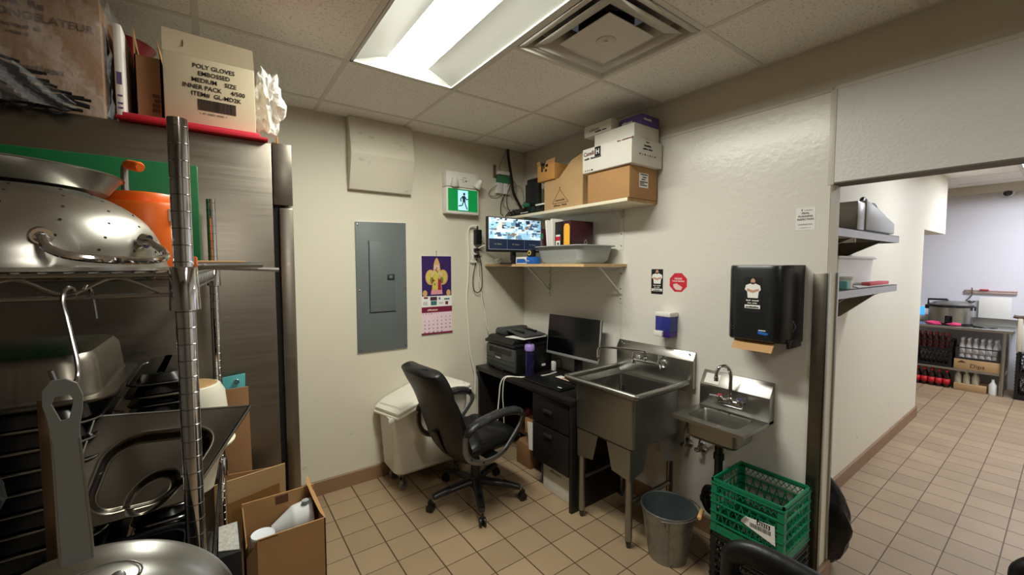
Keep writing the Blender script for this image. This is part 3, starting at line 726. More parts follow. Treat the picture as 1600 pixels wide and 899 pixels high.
MB().box((-.30, -.762, 2.2685), (-.12, -.565, 2.39), bev=.002).build('carton', mat('ochre_cardboard', (190, 138, 74), .8, vary=(20, .15)), t)
MB().prism([(-.30, -.565, 2.39), (-.30, -.60, 2.39), (-.31, -.60, 2.425), (-.31, -.567, 2.418)], (.003, 0, 0)).build('flap', M_card, t)
MB().prism([(-.30, -.66, 2.39), (-.30, -.762, 2.39), (-.295, -.765, 2.425), (-.295, -.66, 2.42)], (.003, 0, 0)).build('flap', M_card, t)
p_ = MB()
for y, z, w_, h_ in ((-.61, 2.34, .02, .07), (-.635, 2.36, .015, .045), (-.655, 2.335, .022, .02), (-.66, 2.37, .03, .02), (-.62, 2.385, .03, .01)):
    p_.box((-.3008, y-w_, z), (-.2998, y, z+h_))
p_.build('printing', M_ink, t)
t = thing('router', 'black upright router standing near the corner on the upper shelf', 'router', (-.15, -.37, Z2+.03))
MB().box((-.20, -.46, 2.105), (-.165, -.30, 2.345), bev=.01).build('body', M_black, t)
MB().box((-.19, -.34, 2.10), (-.16, -.265, 2.31), bev=.008).build('rear_body', M_black, t)
MB().box((-.235, -.48, 2.096), (-.13, -.26, 2.106), bev=.003).build('foot', M_dkgrey, t)
t = thing('video_recorder', 'flat black recorder box under the router on the upper shelf', 'recorder', (-.17, -.42, Z2))
MB().box((-.28, -.615, Z2+.001), (-.03, -.20, 2.096), bev=.003).build('case', M_glossblk, t)
MB().box((-.2815, -.42, 2.055), (-.2795, -.32, 2.06)).build('status_strip', M_white, t)
MB().box((-.26, -.62, 2.0965), (-.12, -.49, 2.112), bev=.002).build('envelope', M_paper)
tag(bpy.data.objects['envelope'], 'white paper bundle lying on the flat black recorder', 'paper')
tag(MB().box((-.15, -.60, 2.11+.0022), (-.11, -.50, 2.33), bev=.002).build('document_box', M_whites), 'white upright card box behind the router', 'box')
b = MB()
for k in range(7):
    a = random.random()
    b.tube(smooth([(-.27+.02*random.random(), -.08-.03*k, 2.053), (-.25+.04*a, -.10-.03*k, 2.085+.02*a), (-.22, -.14-.025*k, 2.062), (-.29, -.17-.02*k, 2.052)], 4), .006, n=6)
tag(b.build('cable_tangle', M_cable_b), 'tangle of black cables at the left end of the upper shelf', 'cables')
b = MB().lathe([(0, 0), (.03, .005), (.036, .02), (.028, .036), (0, .04)], n=14, c=(-.215, -.32, 2.1065)); tag(b.build('green_plug', mat('dull_green2', (40, 110, 84), .5)), 'small green connector lying beside the router', 'connector')

# ------------------------------------------------------------------ on the lower shelf
Z1 = 1.6315
t = thing('security_monitor', 'lit security monitor showing camera views on the lower shelf', 'monitor', (-.38, -.37, Z1))
ml, mr, mz0, mz1 = -.645, -.105, 1.728, 2.004
MB().box((ml, -.38, mz0), (mr, -.345, mz1), bev=.004).build('casing', M_black, t)
VC = [mat('view_%d' % i, c, .4, emit=c, estr=.8) for i, c in enumerate(((150, 196, 222), (206, 224, 232), (60, 84, 110), (96, 132, 160), (226, 214, 196), (36, 48, 66), (120, 110, 100), (180, 206, 222)))]
def scene_view(x0, z0, w, h, seed, parent):
    rr = random.Random(seed); b = MB(); y = -.3818
    b.face([(x0, y, z0), (x0+w, y, z0), (x0+w, y, z0+h), (x0, y, z0+h)], 0)
    hz = z0+h*rr.uniform(.62, .8); vx = x0+w*rr.uniform(.3, .7)
    b.face([(x0, y-.0003, hz), (x0+w, y-.0003, hz-.006), (x0+w, y-.0003, z0+h), (x0, y-.0003, z0+h)], rr.choice((1, 7, 3)))
    b.face([(vx-w*.07, y-.0004, hz), (vx+w*.07, y-.0004, hz), (vx+w*.30, y-.0004, z0), (vx-w*.25, y-.0004, z0)], rr.choice((4, 1)))
    def cl(v, lo, hi): return min(hi, max(lo, v))
    for k in range(16):
        cx = x0+w*rr.random(); cz = z0+h*rr.random(); a = w*rr.uniform(.03, .16); c = h*rr.uniform(.04, .22); sk = rr.uniform(-.5, .5)*c
        P_ = [(cx-a, cz-c), (cx+a, cz-c*.7), (cx+a+sk, cz+c), (cx-a+sk, cz+c*.8)]
        yy = y-.0005-.00005*k
        b.face([(cl(px_, x0, x0+w), yy, cl(pz_, z0, z0+h)) for px_, pz_ in P_], rr.choice((0, 1, 2, 2, 3, 3, 5, 6, 7)))
    return b.build('camera_view', VC, parent, recalc=False)
blank = mat('blank_camera_tile', (22, 30, 46), .3, emit=(30, 40, 62), estr=.6)
W = (mr-ml-.016)/3; Hh = (mz1-mz0-.03)/3
ln = MB().box((ml+.006, -.3810, mz0+.02), (mr-.006, -.3795, mz1-.006)).build('screen_border', mat('screen_lines', (150, 160, 170), .3, emit=(140, 150, 165), estr=.4), t)
for r in range(3):
    for c in range(3):
        xx = ml+.008+c*W; zz = mz1-.008-(r+1)*Hh
        if r < 2: scene_view(xx+.001, zz+.001, W-.002, Hh-.002, 40+r*3+c, ln)
        else: MB().box((xx+.001, -.3818, zz+.001), (xx+W-.001, -.3808, zz+Hh-.001)).build('camera_view', blank, ln)
        if r == 2: blur('NO VIDEO', .016, (xx+W/2, -.3822, zz+Hh/2-.005), RX, UZ, M_cable_g, ln, align='CENTER')
st = MB().box((-.40, -.36, 1.66), (-.355, -.335, 1.80), bev=.004); st.box((-.46, -.42, Z1), (-.29, -.27, Z1+.012), bev=.004); st.tube([(-.378, -.35, 1.64), (-.378, -.35, 1.70)], .018, n=12)
st.build('stand', M_black, t)
# leaning and standing binders
def binder(label, y0, y1, x0, x1, z1, m, tilt=0, lab=None):
    """spine faces -x; tilt rotates about the x axis at the foot"""
    w_ = y1-y0; h_ = z1-Z1
    t = thing('ring_binder', label, 'binder', (x0, y0, Z1+.006), rot=(tilt, 0, 0))
    dx = x1-x0
    b = MB().box((0, 0, 0), (.003, w_, h_), bev=.001).box((0, 0, 0), (dx, .003, h_), bev=.001).box((0, w_-.003, 0), (dx, w_, h_), bev=.001); b.build('cover', m, t, local=True)
    MB().box((.02, .006, .01), (dx-.006, w_-.006, h_-.012)).build('pages', M_paper, t, local=True)
    return t
M_maroon = mat('maroon_board', (62, 24, 30), .45)
t = binder('maroon box file with a yellow label beside the black binder', -.94, -.857, -.30, -.07, 1.938, M_maroon)
MB().prism([(-.0012, .012, .13), (-.0012, .072, .13), (-.0012, .072, .265), (-.0012, .06, .285), (-.0012, .024, .285), (-.0012, .012, .265)], (.0012, 0, 0)).build('yellow_label', mat('yellow_label', (250, 186, 60), .5), t, local=True)
ho = MB(); ho.prism([(.13, -.0015, .15), (.15, -.0015, .175), (.17, -.0015, .15), (.165, -.0015, .15), (.15, -.0015, .168), (.135, -.0015, .15)], (0, .001, 0)); ho.box((.135, -.0015, .115), (.14, -.0005, .15)).box((.16, -.0015, .115), (.165, -.0005, .15)).box((.13, -.0015, .11), (.17, -.0005, .115)).box((.145, -.0015, .125), (.155, -.0005, .145))
ho.build('house_emblem', mat('emblem_grey', (170, 160, 160), .5), t, local=True)
t = binder('black ring binder with a red and white spine label', -.853, -.772, -.30, -.07, 1.937, M_black)
MB().box((-.0012, .025, .125), (0, .07, .21)).build('spine_label', M_paper, t, local=True); MB().box((-.0018, .025, .165), (-.001, .07, .197)).build('red_band', M_red, t, local=True)
MB().box((-.0018, .037, .135), (-.001, .055, .153)).build('stamp', M_dkgrey, t, local=True)
t = binder('white ring binder standing beside the black binder', -.768, -.738, -.31, -.08, 1.965, M_whites, -.03)
t = binder('second white binder leaning against the first beside the security monitor', -.734, -.712, -.32, -.09, 1.96, M_paper, -.10)
t = binder('dark maroon binder with a green sticker leaning against the white binders', -.705, -.685, -.33, -.11, 1.90, M_maroon, -.17)
MB().box((-.0012, -.004, .19), (0, .022, .23)).build('green_sticker', mat('sticker_green', (40, 110, 70), .5), t, local=True)
# grey tub
t = thing('bus_tub', 'grey plastic bus tub at the right end of the lower shelf', 'tub', (-.23, -.9, Z1))
b = rbox_open(MB(), (-.40, -1.13, Z1+.001), (-.05, -.66, 1.755), .05, .004, taper=.02, n=8); b.build('tub', M_grey, t)
def rimpts(x0, y0, x1, y1, r, z, n=8):
    o = []
    for cx, cy, a0 in ((x1-r, y1-r, 0), (x0+r, y1-r, PI/2), (x0+r, y0+r, PI), (x1-r, y0+r, 3*PI/2)):
        for k in range(n+1): a = a0+PI/2*k/n; o.append((cx+r*math.cos(a), cy+r*math.sin(a), z))
    return o
rp = [(p[0], p[1], p[2] - (.0 if abs(p[1]+1.13) > .03 or abs(p[0]+.225) > .09 else .018)) for p in rimpts(-.412, -1.142, -.038, -.648, .06, 1.757)]
MB().tube(rp, .011, n=8, closed=True, flat=(1.1, .5)).build('rim', M_grey, t)
# bits in front of the monitor
t = carton('small_box', 'small white and blue box lying under the security monitor', (-.42, -.585, Z1+.001), (-.33, -.44, 1.687), M_whites, tape=False)
MB().prism([(-.4215, -.45, 1.64), (-.4215, -.58, 1.64), (-.4215, -.565, 1.665), (-.4215, -.545, 1.672), (-.4215, -.46, 1.672)], (.0014, 0, 0)).build('blue_print', mat('blue_print', (36, 96, 180), .5), t)
t = carton('small_box', 'small blue box beside the grey tub', (-.43, -.668, Z1+.001), (-.36, -.590, 1.685), MATS['blue_print'], tape=False)
txt('4 x', .02, (-.4312, -.60, 1.65), RY, UZ, M_paper, t)
t = thing('tape_measure', 'black and yellow tape measure standing against the grey tub', 'tape measure', (-.40, -.62, 1.69))
MB().box((-.425, -.655, 1.6855), (-.385, -.59, 1.745), bev=.01).build('case', M_black, t)
b = MB(); b.lathe([(.012, 0), (.018, .0), (.018, .003), (.012, .003)], n=20, M=Matrix.Translation((-.425, -.622, 1.716)) @ Matrix.Rotation(-PI/2, 4, 'Y')); b.build('yellow_ring', mat('yellow', (240, 220, 110), .5), t)
def crumple(name, label, c, r, m, cat, seed=1, sc=(1,1,1), sub=3, amp=.35):
    b = MB(); bmesh.ops.create_icosphere(b.bm, subdivisions=sub, radius=1)
    rr = random.Random(seed)
    from mathutils import noise
    for v in b.bm.verts:
        n_ = noise.noise(v.co*1.7 + Vector((seed, 0, 0))) + .5*noise.noise(v.co*4.1 + Vector((0, seed, 0)))
        v.co = Vector((c[0] + v.co.x*r*sc[0]*(1+amp*n_), c[1] + v.co.y*r*sc[1]*(1+amp*n_), c[2] + max(-.95, v.co.z)*r*sc[2]*(1+amp*n_)))
    return tag(b.build(name, m, ang=12), label, cat)
crumple('crumpled_tissue', 'crumpled white tissue lying left of the small boxes on the lower shelf', (-.42, -.20, 1.659), .03, M_paper, 'paper', 3, (1.3, 1.1, .8))
tag(MB().box((-.43, -.13, Z1+.001), (-.30, -.03, 1.647), bev=.003).build('flat_case', M_whites), 'flat pale case at the left end of the lower shelf', 'case')

# ------------------------------------------------------------------ stickers, dispensers and notice on the panelled wall
def W_(u, v, k=0, y0=0, z0=0): return (-.0045-.0003*k, y0-u, z0+v)
def poly(mb, y0, z0, pts, k, mi=0, d=.0003): mb.prism([W_(u, v, k, y0, z0) for u, v in pts], (-d, 0, 0), mi=mi)
M_skin = mat('printed_skin', (196, 150, 126), .5)
def chef(parent, xo, y0, z0, w, h):
    """printed card: a chef with folded arms above white text boxes; xo = x of the surface"""
    b = MB()
    def q(pts, k, mi): b.prism([(xo-.0004*k, y0-u*w, z0+v*h) for u, v in pts], (-.0004, 0, 0), mi=mi)
    q([(0,0),(1,0),(1,1),(0,1)], 0, 0)
    q([(.22,.42),(.8,.42),(.84,.60),(.95,.66),(.9,.78),(.66,.83),(.36,.83),(.1,.78),(.04,.66),(.18,.6)], 1, 1)
    q([(.16,.62),(.5,.56),(.86,.63),(.84,.69),(.5,.64),(.18,.69)], 2, 2)
    q([(.5+.13*math.cos(a*PI/8), .89+.085*math.sin(a*PI/8)) for a in range(16)], 2, 2)
    q([(.38,.86),(.62,.86),(.58,.81),(.42,.81)], 3, 3)
    q([(.06,.12),(.94,.12),(.94,.22),(.06,.22)], 2, 1)
    b.build('printed_chef', [M_blackm, M_paper, M_skin, mat('beard', (50, 34, 28), .6)], parent)
    blur('FOOD SAFETY', h*.055, (xo-.001, y0-w*.5, z0+h*.33), RY, UZ, M_paper, parent, align='CENTER'); blur('WASH HANDS', h*.045, (xo-.001, y0-w*.5, z0+h*.26), RY, UZ, M_paper, parent, align='CENTER')
    blur('EMPLOYEES', h*.07, (xo-.0018, y0-w*.5, z0+h*.14), RY, UZ, M_ink, parent, align='CENTER', bold=.0002)
t = thing('wall_sticker', 'tall black sticker of a chef with folded arms on the panelled wall', 'sticker', (-.004, -1.445, 1.43))
chef(t, -.0032, -1.405, 1.43, .088, .165)
t = thing('wall_sticker', 'red octagonal hand washing sticker beside the tall black sticker', 'sticker', (-.004, -1.6, 1.45))
b = MB(); cy, cz, R_ = -1.602, 1.512, .064
b.prism([(-.0035, cy-R_*math.cos(a*PI/4+PI/8), cz+R_*math.sin(a*PI/4+PI/8)) for a in range(8)], (-.0005, 0, 0)); b.build('red_octagon', mat('sticker_red', (206, 40, 56), .5), t)
txt('WASH', .018, (-.0045, cy, cz+.018), RY, UZ, M_paper, t, align='CENTER', bold=.0003); txt('YOUR HANDS', .013, (-.0045, cy, cz+.004), RY, UZ, M_paper, t, align='CENTER', bold=.0003)
b = MB(); b.prism([(-.0042, cy+.035, cz-.012), (-.0042, cy+.01, cz-.006), (-.0042, cy-.03, cz-.03), (-.0042, cy-.02, cz-.048), (-.0042, cy+.015, cz-.046), (-.0042, cy+.03, cz-.032)], (-.0006, 0, 0)).build('printed_hands', mat('print_pink', (230, 200, 195), .5), t)
# soap dispenser
t = thing('soap_dispenser', 'small soap dispenser with a blue tank above the tall sink', 'soap dispenser', (-.05, -1.555, 1.16))
M_bluet = mat('blue_tank', (58, 62, 150), .15, trans=.25)
sy0, sy1 = -1.605, -1.50
MB().box((-.095, sy0-.004, 1.295), (-.003, sy1+.004, 1.325), bev=.008).build('lid', M_white, t)
MB().box((-.09, sy0, 1.20), (-.005, sy1, 1.296), bev=.005).build('tank', M_bluet, t)
MB().box((-.088, sy0+.001, 1.165), (-.006, sy1-.001, 1.201), bev=.005).build('soap_level', mat('purple_soap', (62, 36, 120), .15), t)
MB().box((-.108, sy1-.062, 1.17), (-.088, sy1, 1.206), bev=.004).build('push_bar', M_white, t)
# paper towel dispenser
t = thing('towel_dispenser', 'large black paper towel dispenser on the wall right of the soap dispenser', 'towel dispenser', (-.11, -2.15, 1.2))
M_disp = mat('smoky_black_plastic', (26, 29, 31), .28, spec=.6)
ya, yb = -1.985, -2.288
prof = [(0, 1.255), (-.16, 1.245), (-.205, 1.27), (-.212, 1.60), (-.195, 1.625), (0, 1.625)]
def fn(u, v):
    # rounded front in plan
    y = ya + (yb-ya)*u; bulge = math.sin(PI*min(max(u, 0), 1))**.35
    return (-.02 - (.175)*bulge, y, 1.25 + .375*v)
b = MB(); pl_ = []
n_ = 24
for i in range(n_+1):
    u = i/n_; e = abs(2*u-1); x = -.003 - .205*(1-e**7)**.5 if e < 1 else -.003
    pl_.append((x, ya+(yb-ya)*u))
def ringz(z, s): return [b.bm.verts.new((min(-.003, x*s), y, z)) for x, y in pl_]
rs_ = [ringz(1.24, .93), ringz(1.25, 1.0), ringz(1.60, 1.0), ringz(1.618, .97), ringz(1.622, .9)]
for A_, B_ in zip(rs_, rs_[1:]):
    for i in range(n_): b.bm.faces.new((A_[i], A_[i+1], B_[i+1], B_[i]))
b.bm.faces.new(rs_[0][::-1]); b.bm.faces.new(rs_[-1])
body = b.build('cover', M_disp, t, ang=50)
MB().box((-.15, yb+.004, 1.215), (-.003, yb+.02, 1.26), bev=.005).build('base_edge', M_black, t)
MB().prism([(-.04, -2.04, 1.252), (-.17, -2.04, 1.252), (-.215, -2.04, 1.195), (-.205, -2.04, 1.195), (-.165, -2.04, 1.245), (-.04, -2.04, 1.245)], (0, -.19, 0)).build('paper_towel', mat('kraft_towel', (190, 150, 104), .85), t)
chef(t, -.2090, -2.095, 1.385, .082, .175)
b = MB(); b.prism([(-.2085, -2.165, 1.30), (-.2085, -2.215, 1.288), (-.2085, -2.205, 1.278), (-.2085, -2.165, 1.282)], (-.001, 0, 0)).build('blue_emblem', mat('emblem_blue', (40, 100, 180), .4), t)
MB().box((-.21, -2.168, 1.298), (-.2085, -2.20, 1.302)).build('emblem_lettering', M_paper, t)
b = MB(); b.tube([(-.17, -2.30, 1.30), (-.17, -2.315, 1.33), (-.17, -2.30, 1.36), (-.17, -2.298, 1.33)], .003, closed=True, n=6); b.build('feed_wheel', M_dkgrey, t)
MB().lathe([(.006, 0), (.010, 0), (.010, .002), (.006, .002)], n=16, M=Matrix.Translation((-.2075, -2.045, 1.30)) @ Matrix.Rotation(-PI/2, 4, 'Y')).build('lock', M_dkgrey, t)
# inspection notice
t = thing('inspection_notice', 'small white inspection notice taped to the wall near the opening', 'notice', (-.004, -2.28, 1.795))
MB().box((-.0042, -2.322, 1.795), (-.003, -2.24, 1.905)).build('sheet', M_paper, t)
for s, z, sz in (('FINAL', 1.873, .0125), ('PLANNING', 1.858, .0125), ('INSPECTION', 1.843, .0125)):
    txt(s, sz, (-.0048, -2.281, z), RY, UZ, M_ink, t, align='CENTER', bold=.0002)
txt('T', .012, (-.0048, -2.262, 1.888), RY, UZ, M_ink, t, bold=.0006); blur('mmmmmmmmmmmmm', .005, (-.0048, -2.275, 1.890), RY, UZ, M_cable_g, t); blur('mmmmmmmmmmm', .004, (-.0048, -2.262, 1.805), RY, UZ, M_cable_g, t)
MB().tube(smooth([(-.0048, -2.25-.004*k, 1.822+.004*(-1)**k) for k in range(16)], 3), .0006, n=4).box((-.0046, -2.255, 1.806), (-.0042, -2.305, 1.8068)).build('signature', M_ink, t)
# corner guard at the wall end
t = thing('corner_guard', 'worn stainless corner guard covering the end of the sink wall', 'corner guard', (.06, -2.375, 0))
MB().box((-.012, -2.387, .105), (-.004, -2.325, 1.583), bev=.0015).build('front_leaf', M_ssd, t)
MB().box((.124, -2.387, .105), (.132, -2.325, 1.583), bev=.0015).build('rear_leaf', M_ssd, t)
MB().box((-.012, -2.389, .105), (.012, -2.3815, 1.583), bev=.001).box((.11, -2.389, .105), (.132, -2.3815, 1.583), bev=.001).build('edge_leaf', M_ssh, t)
tag(MB().box((-.016, -2.40, 0), (.14, -2.381, .105), bev=.004).build('base_tile', M_base), 'brown base tile at the foot of the corner guard', 'base tile')
# ------------------------------------------------------------------ desk in the corner
M_desk = mat('black_brown_laminate', (26, 22, 22), .42, vary=(9, .15))
t = thing('desk', 'black laminate desk with two drawers standing along the panelled wall', 'desk', (-.28, -.63, 0))
MB().box((-.555, -1.217, .715), (-.02, -.035, .75), bev=.002).build('desktop', M_desk, t)
MB().box((-.54, -.07, 0), (-.02, -.045, .715), bev=.002).build('side_panel', M_desk, t)
MB().box((-.545, -1.215, 0), (-.02, -1.19, .715), bev=.002).build('side_panel', M_desk, t)
MB().box((-.53, -1.19, 0), (-.50, -1.175, .715)).build('front_post', M_desk, t)
MB().box((-.06, -1.19, .3), (-.045, -.07, .715)).build('back_panel', M_desk, t)
MB().box((-.515, -1.188, .215), (-.06, -.795, .713)).build('drawer_case', M_desk, t)
M_hand = mat('dark_metal_handle', (84, 82, 82), .35, .8)
for z0, z1 in ((.50, .70), (.22, .49)):
    d = MB().box((-.534, -1.172, z0), (-.515, -.797, z1), bev=.003).build('drawer', M_desk, t)
    zz = .615 if z1 > .6 else .445
    MB().box((-.552, -1.02, zz-.016), (-.535, -.93, zz+.006), bev=.004).build('handle', M_hand, d)
# below the desk
t = carton('cardboard_box', 'white carton on the floor under the desk drawers', (-.48, -1.13, 0.001), (-.15, -.855, .205), M_whites)
blur('FRAGILE', .03, (-.4812, -.93, .15), RY, UZ, M_cable_g, t)
tag(MB().box((-.40, -.60, .001), (-.12, -.42, .19), bev=.003).build('brown_box', M_cardk), 'brown carton on the floor beneath the desk, left of the white carton', 'box')
t = thing('cardboard_box', 'small opened carton with a white flap stacked under the desk', 'box', (-.30, -.66, .195))
MB().box((-.42, -.76, .30), (-.2, -.56, .42), bev=.003).build('carton', M_card, t)
MB().prism([(-.425, -.60, .40), (-.425, -.76, .42), (-.44, -.78, .21), (-.44, -.64, .195)], (-.003, 0, 0)).build('white_flap', M_whites, t)
MB().box((-.38, -.74, .1915), (-.16, -.57, .30), bev=.003).build('lower_carton', M_cardk, t)
b = MB().lathe([(0, 0), (.036, 0), (.038, .01), (.038, .13), (.02, .17), (.014, .18), (.014, .205), (0, .205)], n=20, c=(-.40, -.80, .001))
tag(b.build('bottle', mat('teal_plastic', (28, 74, 92), .25)), 'dark teal bottle on the floor beside the desk drawers', 'bottle')
crumple('pink_bag', 'dark pink plastic bag heaped at the back under the desk', (-.20, -.40, .32), .10, mat('dark_pink_film', (120, 30, 60), .4), 'bag', 5, (1, 1, .8))
tag(MB().box((-.30, -.50, .191), (-.10, -.30, .245), bev=.004).build('flat_carton', M_cardk), 'flat brown carton under the pink bag beneath the desk', 'box')
cable('white cable bundle drooping from the desktop behind the chair arm', [(-.16, -.64, .758), (-.26, -.655, .757), (-.40, -.64, .757), (-.50, -.57, .757), (-.56, -.50, .755), (-.59, -.47, .70), (-.60, -.46, .58), (-.61, -.455, .45), (-.60, -.44, .33)], .005, M_cable_w)
cable('second white cable drooping from the desktop edge to the floor clutter', [(-.48, -.60, .757), (-.54, -.53, .757), (-.575, -.50, .735), (-.585, -.49, .62), (-.575, -.485, .50), (-.56, -.47, .38), (-.54, -.45, .30)], .0038, M_cable_w)
crumple('cable_plugs', 'tan plug bundle hanging at the end of the white cables', (-.60, -.45, .46), .028, mat('tan_plug', (200, 160, 100), .5), 'plug', 9)

# printer
DZ = .7505
t = thing('printer', 'dark grey laser printer with a document feeder on the left of the desk', 'printer', (-.29, -.31, DZ))
M_pr = mat('printer_grey', (66, 68, 68), .42)
M_prk = mat('printer_black', (20, 20, 22), .4)
MB().box((-.465, -.515, DZ), (-.10, -.095, .965), bev=.008).build('body', M_prk, t)
f = MB().box((-.487, -.51, DZ+.015), (-.46, -.10, .955), bev=.01).build('front_panel', M_pr, t)
b = MB().box((-.488, -.47, .895), (-.484, -.15, .938)).box((-.489, -.335, .872), (-.485, -.225, .888)).box((-.489, -.505, .845), (-.4862, -.105, .848)).box((-.489, -.505, .812), (-.4862, -.105, .815)).build('paper_slots', M_glossblk, f)
MB().box((-.4895, -.36, DZ+.002), (-.484, -.24, DZ+.03), bev=.003).build('tray_grip', M_prk, f)
txt('brother', .022, (-.4895, -.25, .852), RY, UZ, M_paper, f, bold=.0004)
MB().box((-.495, -.522, .965), (-.095, -.085, .995), bev=.012).build('scanner_bed', M_prk, t)
MB().box((-.47, -.50, .995), (-.10, -.13, 1.035), bev=.012).prism([(-.47, -.50, .995), (-.50, -.50, .995), (-.495, -.50, 1.0), (-.47, -.50, 1.03)], (0, .37, 0)).build('scanner_lid', M_prk, t)
b = MB(); b.prism([(-.42, -.28, 1.035), (-.42, -.14, 1.035), (-.42, -.14, 1.07), (-.42, -.17, 1.09), (-.42, -.25, 1.095), (-.42, -.28, 1.075)], (.26, 0, 0), bev=.008); b.build('document_feeder', M_pr, t)
b = MB(); b.prism([(-.40, -.28, 1.07), (-.40, -.50, 1.045), (-.40, -.53, 1.05), (-.40, -.53, 1.06), (-.40, -.28, 1.085)], (.22, 0, 0), bev=.003); b.build('feeder_tray', M_pr, t)
MB().box((-.37, -.47, 1.068), (-.355, -.30, 1.085)).box((-.24, -.47, 1.068), (-.225, -.30, 1.085)).build('paper_guides', M_prk, t)
b = MB(); 
b.grid(lambda u, v: (-.455 + .22*u, -.40 - .13*v + .03*u, .9975+.002*math.sin(6*u)+.0015 + (.038 if False else 0)), 8, 6)
b = MB(); b.prism([(-.47, -.36, 1.0365), (-.43, -.56, 1.0365), (-.17, -.53, 1.0365), (-.12, -.40, 1.0365), (-.13, -.32, 1.0365)], (0, 0, .003))
tag(b.build('paper_sheets', M_paper), 'white sheets lying on the printer lid', 'paper')
MB().box((-.21, -.5165, .79), (-.17, -.5145, .808)).build('rating_sticker', M_paper, t)

# bottle
t = thing('water_bottle', 'tall dark purple water bottle with a lilac lid in front of the printer', 'bottle', (-.405, -.60, DZ))
M_purp = mat('purple_tint', (36, 30, 72), .12, trans=.2)
MB().lathe([(0, 0), (.036, 0), (.037, .006), (.036, .17), (.033, .20), (.030, .21)], n=24, c=(-.405, -.60, DZ)).build('bottle_body', M_purp, t)
MB().lathe([(.03, .205), (.038, .208), (.04, .215), (.04, .245), (.034, .255), (0, .256)], n=10, c=(-.405, -.60, DZ)).build('lid', mat('lilac_plastic', (164, 142, 214), .4), t)
MB().tube(smooth([(-.405, -.58, 1.0), (-.405, -.58, 1.018), (-.405, -.60, 1.022), (-.405, -.615, 1.01), (-.405, -.615, 1.0)], 3), .004, n=6).build('carry_loop', M_purp, t)

# desktop monitor
t = thing('desktop_monitor', 'switched off desktop monitor with a silver lower bezel on the desk', 'monitor', (-.12, -.84, DZ))
Mm = Matrix.Translation((-.165, -.808, .908)) @ Matrix.Rotation(.05, 4, 'Z') @ Matrix.Rotation(.09, 4, 'Y') 
W2 = .268
MB().box((-.0, -W2, 0), (.025, W2, .315), bev=.003, M=Mm).build('casing', M_black, t)
MB().box((-.002, -W2+.006, .02), (.0, W2-.006, .311), M=Mm).build('screen', mat('dark_screen', (5, 6, 7), .16, spec=.6), t)
M_silv = mat('silver_plastic', (176, 176, 178), .35, .5)
MB().box((-.004, -W2, -.002), (.01, W2, .018), bev=.001, M=Mm).build('lower_bezel', M_silv, t)
MB().box((-.001, -W2-.001, 0), (.012, -W2+.004, .316), M=Mm).build('side_bezel', M_silv, t)
MB().box((-.001, W2-.004, 0), (.012, W2+.001, .316), M=Mm).build('side_bezel', M_silv, t)
MB().box((-.11, -.87, DZ+.008), (-.095, -.79, 1.04), bev=.004).build('stand_neck', M_prk, t)
MB().box((-.24, -.94, DZ), (-.06, -.72, DZ+.012), bev=.004).build('stand_base', M_prk, t)
# keyboard, mouse, papers
t = thing('keyboard', 'black keyboard at the front edge of the desk', 'keyboard', (-.42, -.83, DZ), rz=.02)
MB().box((-.07, -.205, .001), (.075, .205, .015), bev=.004).build('base', M_prk, t, local=True)
k = MB()
for r in range(5):
    for c in range(20):
        if r == 0 and 4 < c < 10: continue
        k.box((-.06+r*.0255, -.197+c*.0198, .015), (-.06+r*.0255+.021, -.197+c*.0198+.0165, .021))
k.box((-.06, -.197+5*.0198, .015), (-.039, -.197+10*.0198-.003, .021))
o = k.build('keys', M_black, t, local=True); o['kind'] = 'stuff'
MB().box((-.045, -.19, .0212), (-.035, -.15, .0216)).build('key_label', M_paper, t, local=True)
t = thing('computer_mouse', 'black mouse behind the keyboard on the desk', 'mouse', (-.26, -1.02, DZ))
b = MB().lathe([(0, .03), (.018, .027), (.028, .015), (.03, .001), (0, .001)], n=18); b.build('mouse_body', M_prk, t, local=True)
t = thing('desk_paper', 'printed picture leaflets lying under the switched off monitor', 'paper', (-.22, -.86, DZ+.013))
b = MB(); b.box((-.28, -.99, .764), (-.22, -.76, .7655)).box((-.25, -1.02, .7662), (-.17, -.80, .768)).build('leaflets', M_paper, t)
b = MB(); b.box((-.275, -.90, .7656), (-.24, -.82, .766)).box((-.24, -.98, .7681), (-.19, -.90, .7685)).build('printed_picture', mat('leaflet_orange', (206, 130, 90), .6), t)
MB().box((-.245, -.87, .7681), (-.185, -.82, .7685)).build('printed_picture', mat('leaflet_pink', (190, 80, 90), .6), t)
t = thing('mouse_pad', 'dark pad and cables lying behind the keyboard', 'mouse pad', (-.3, -.75, DZ))
tag(MB().box((-.335, -.95, DZ), (-.25, -.67, DZ+.004), bev=.001).build('notebook', M_blackm), 'flat black notebook between the keyboard and the leaflets', 'notebook')
bpy.data.objects.remove(t)
cable('black cable looping beside the switched off monitor', [(-.10, -.53, .757), (-.10, -.55, .82), (-.08, -.585, .85), (-.08, -.61, .82), (-.08, -.605, .757)], .0035, M_cable_b)
tag(MB().box((-.14, -.585, DZ), (-.11, -.55, .83), bev=.006).build('wall_plug', M_white), 'white adapter standing behind the printer beside the loop of black cable', 'adapter')
cable('black cable looping behind the right end of the monitor', [(-.10, -1.06, .757), (-.12, -1.09, .80), (-.14, -1.12, .83), (-.15, -1.15, .81), (-.15, -1.165, .757)], .003, M_cable_b)

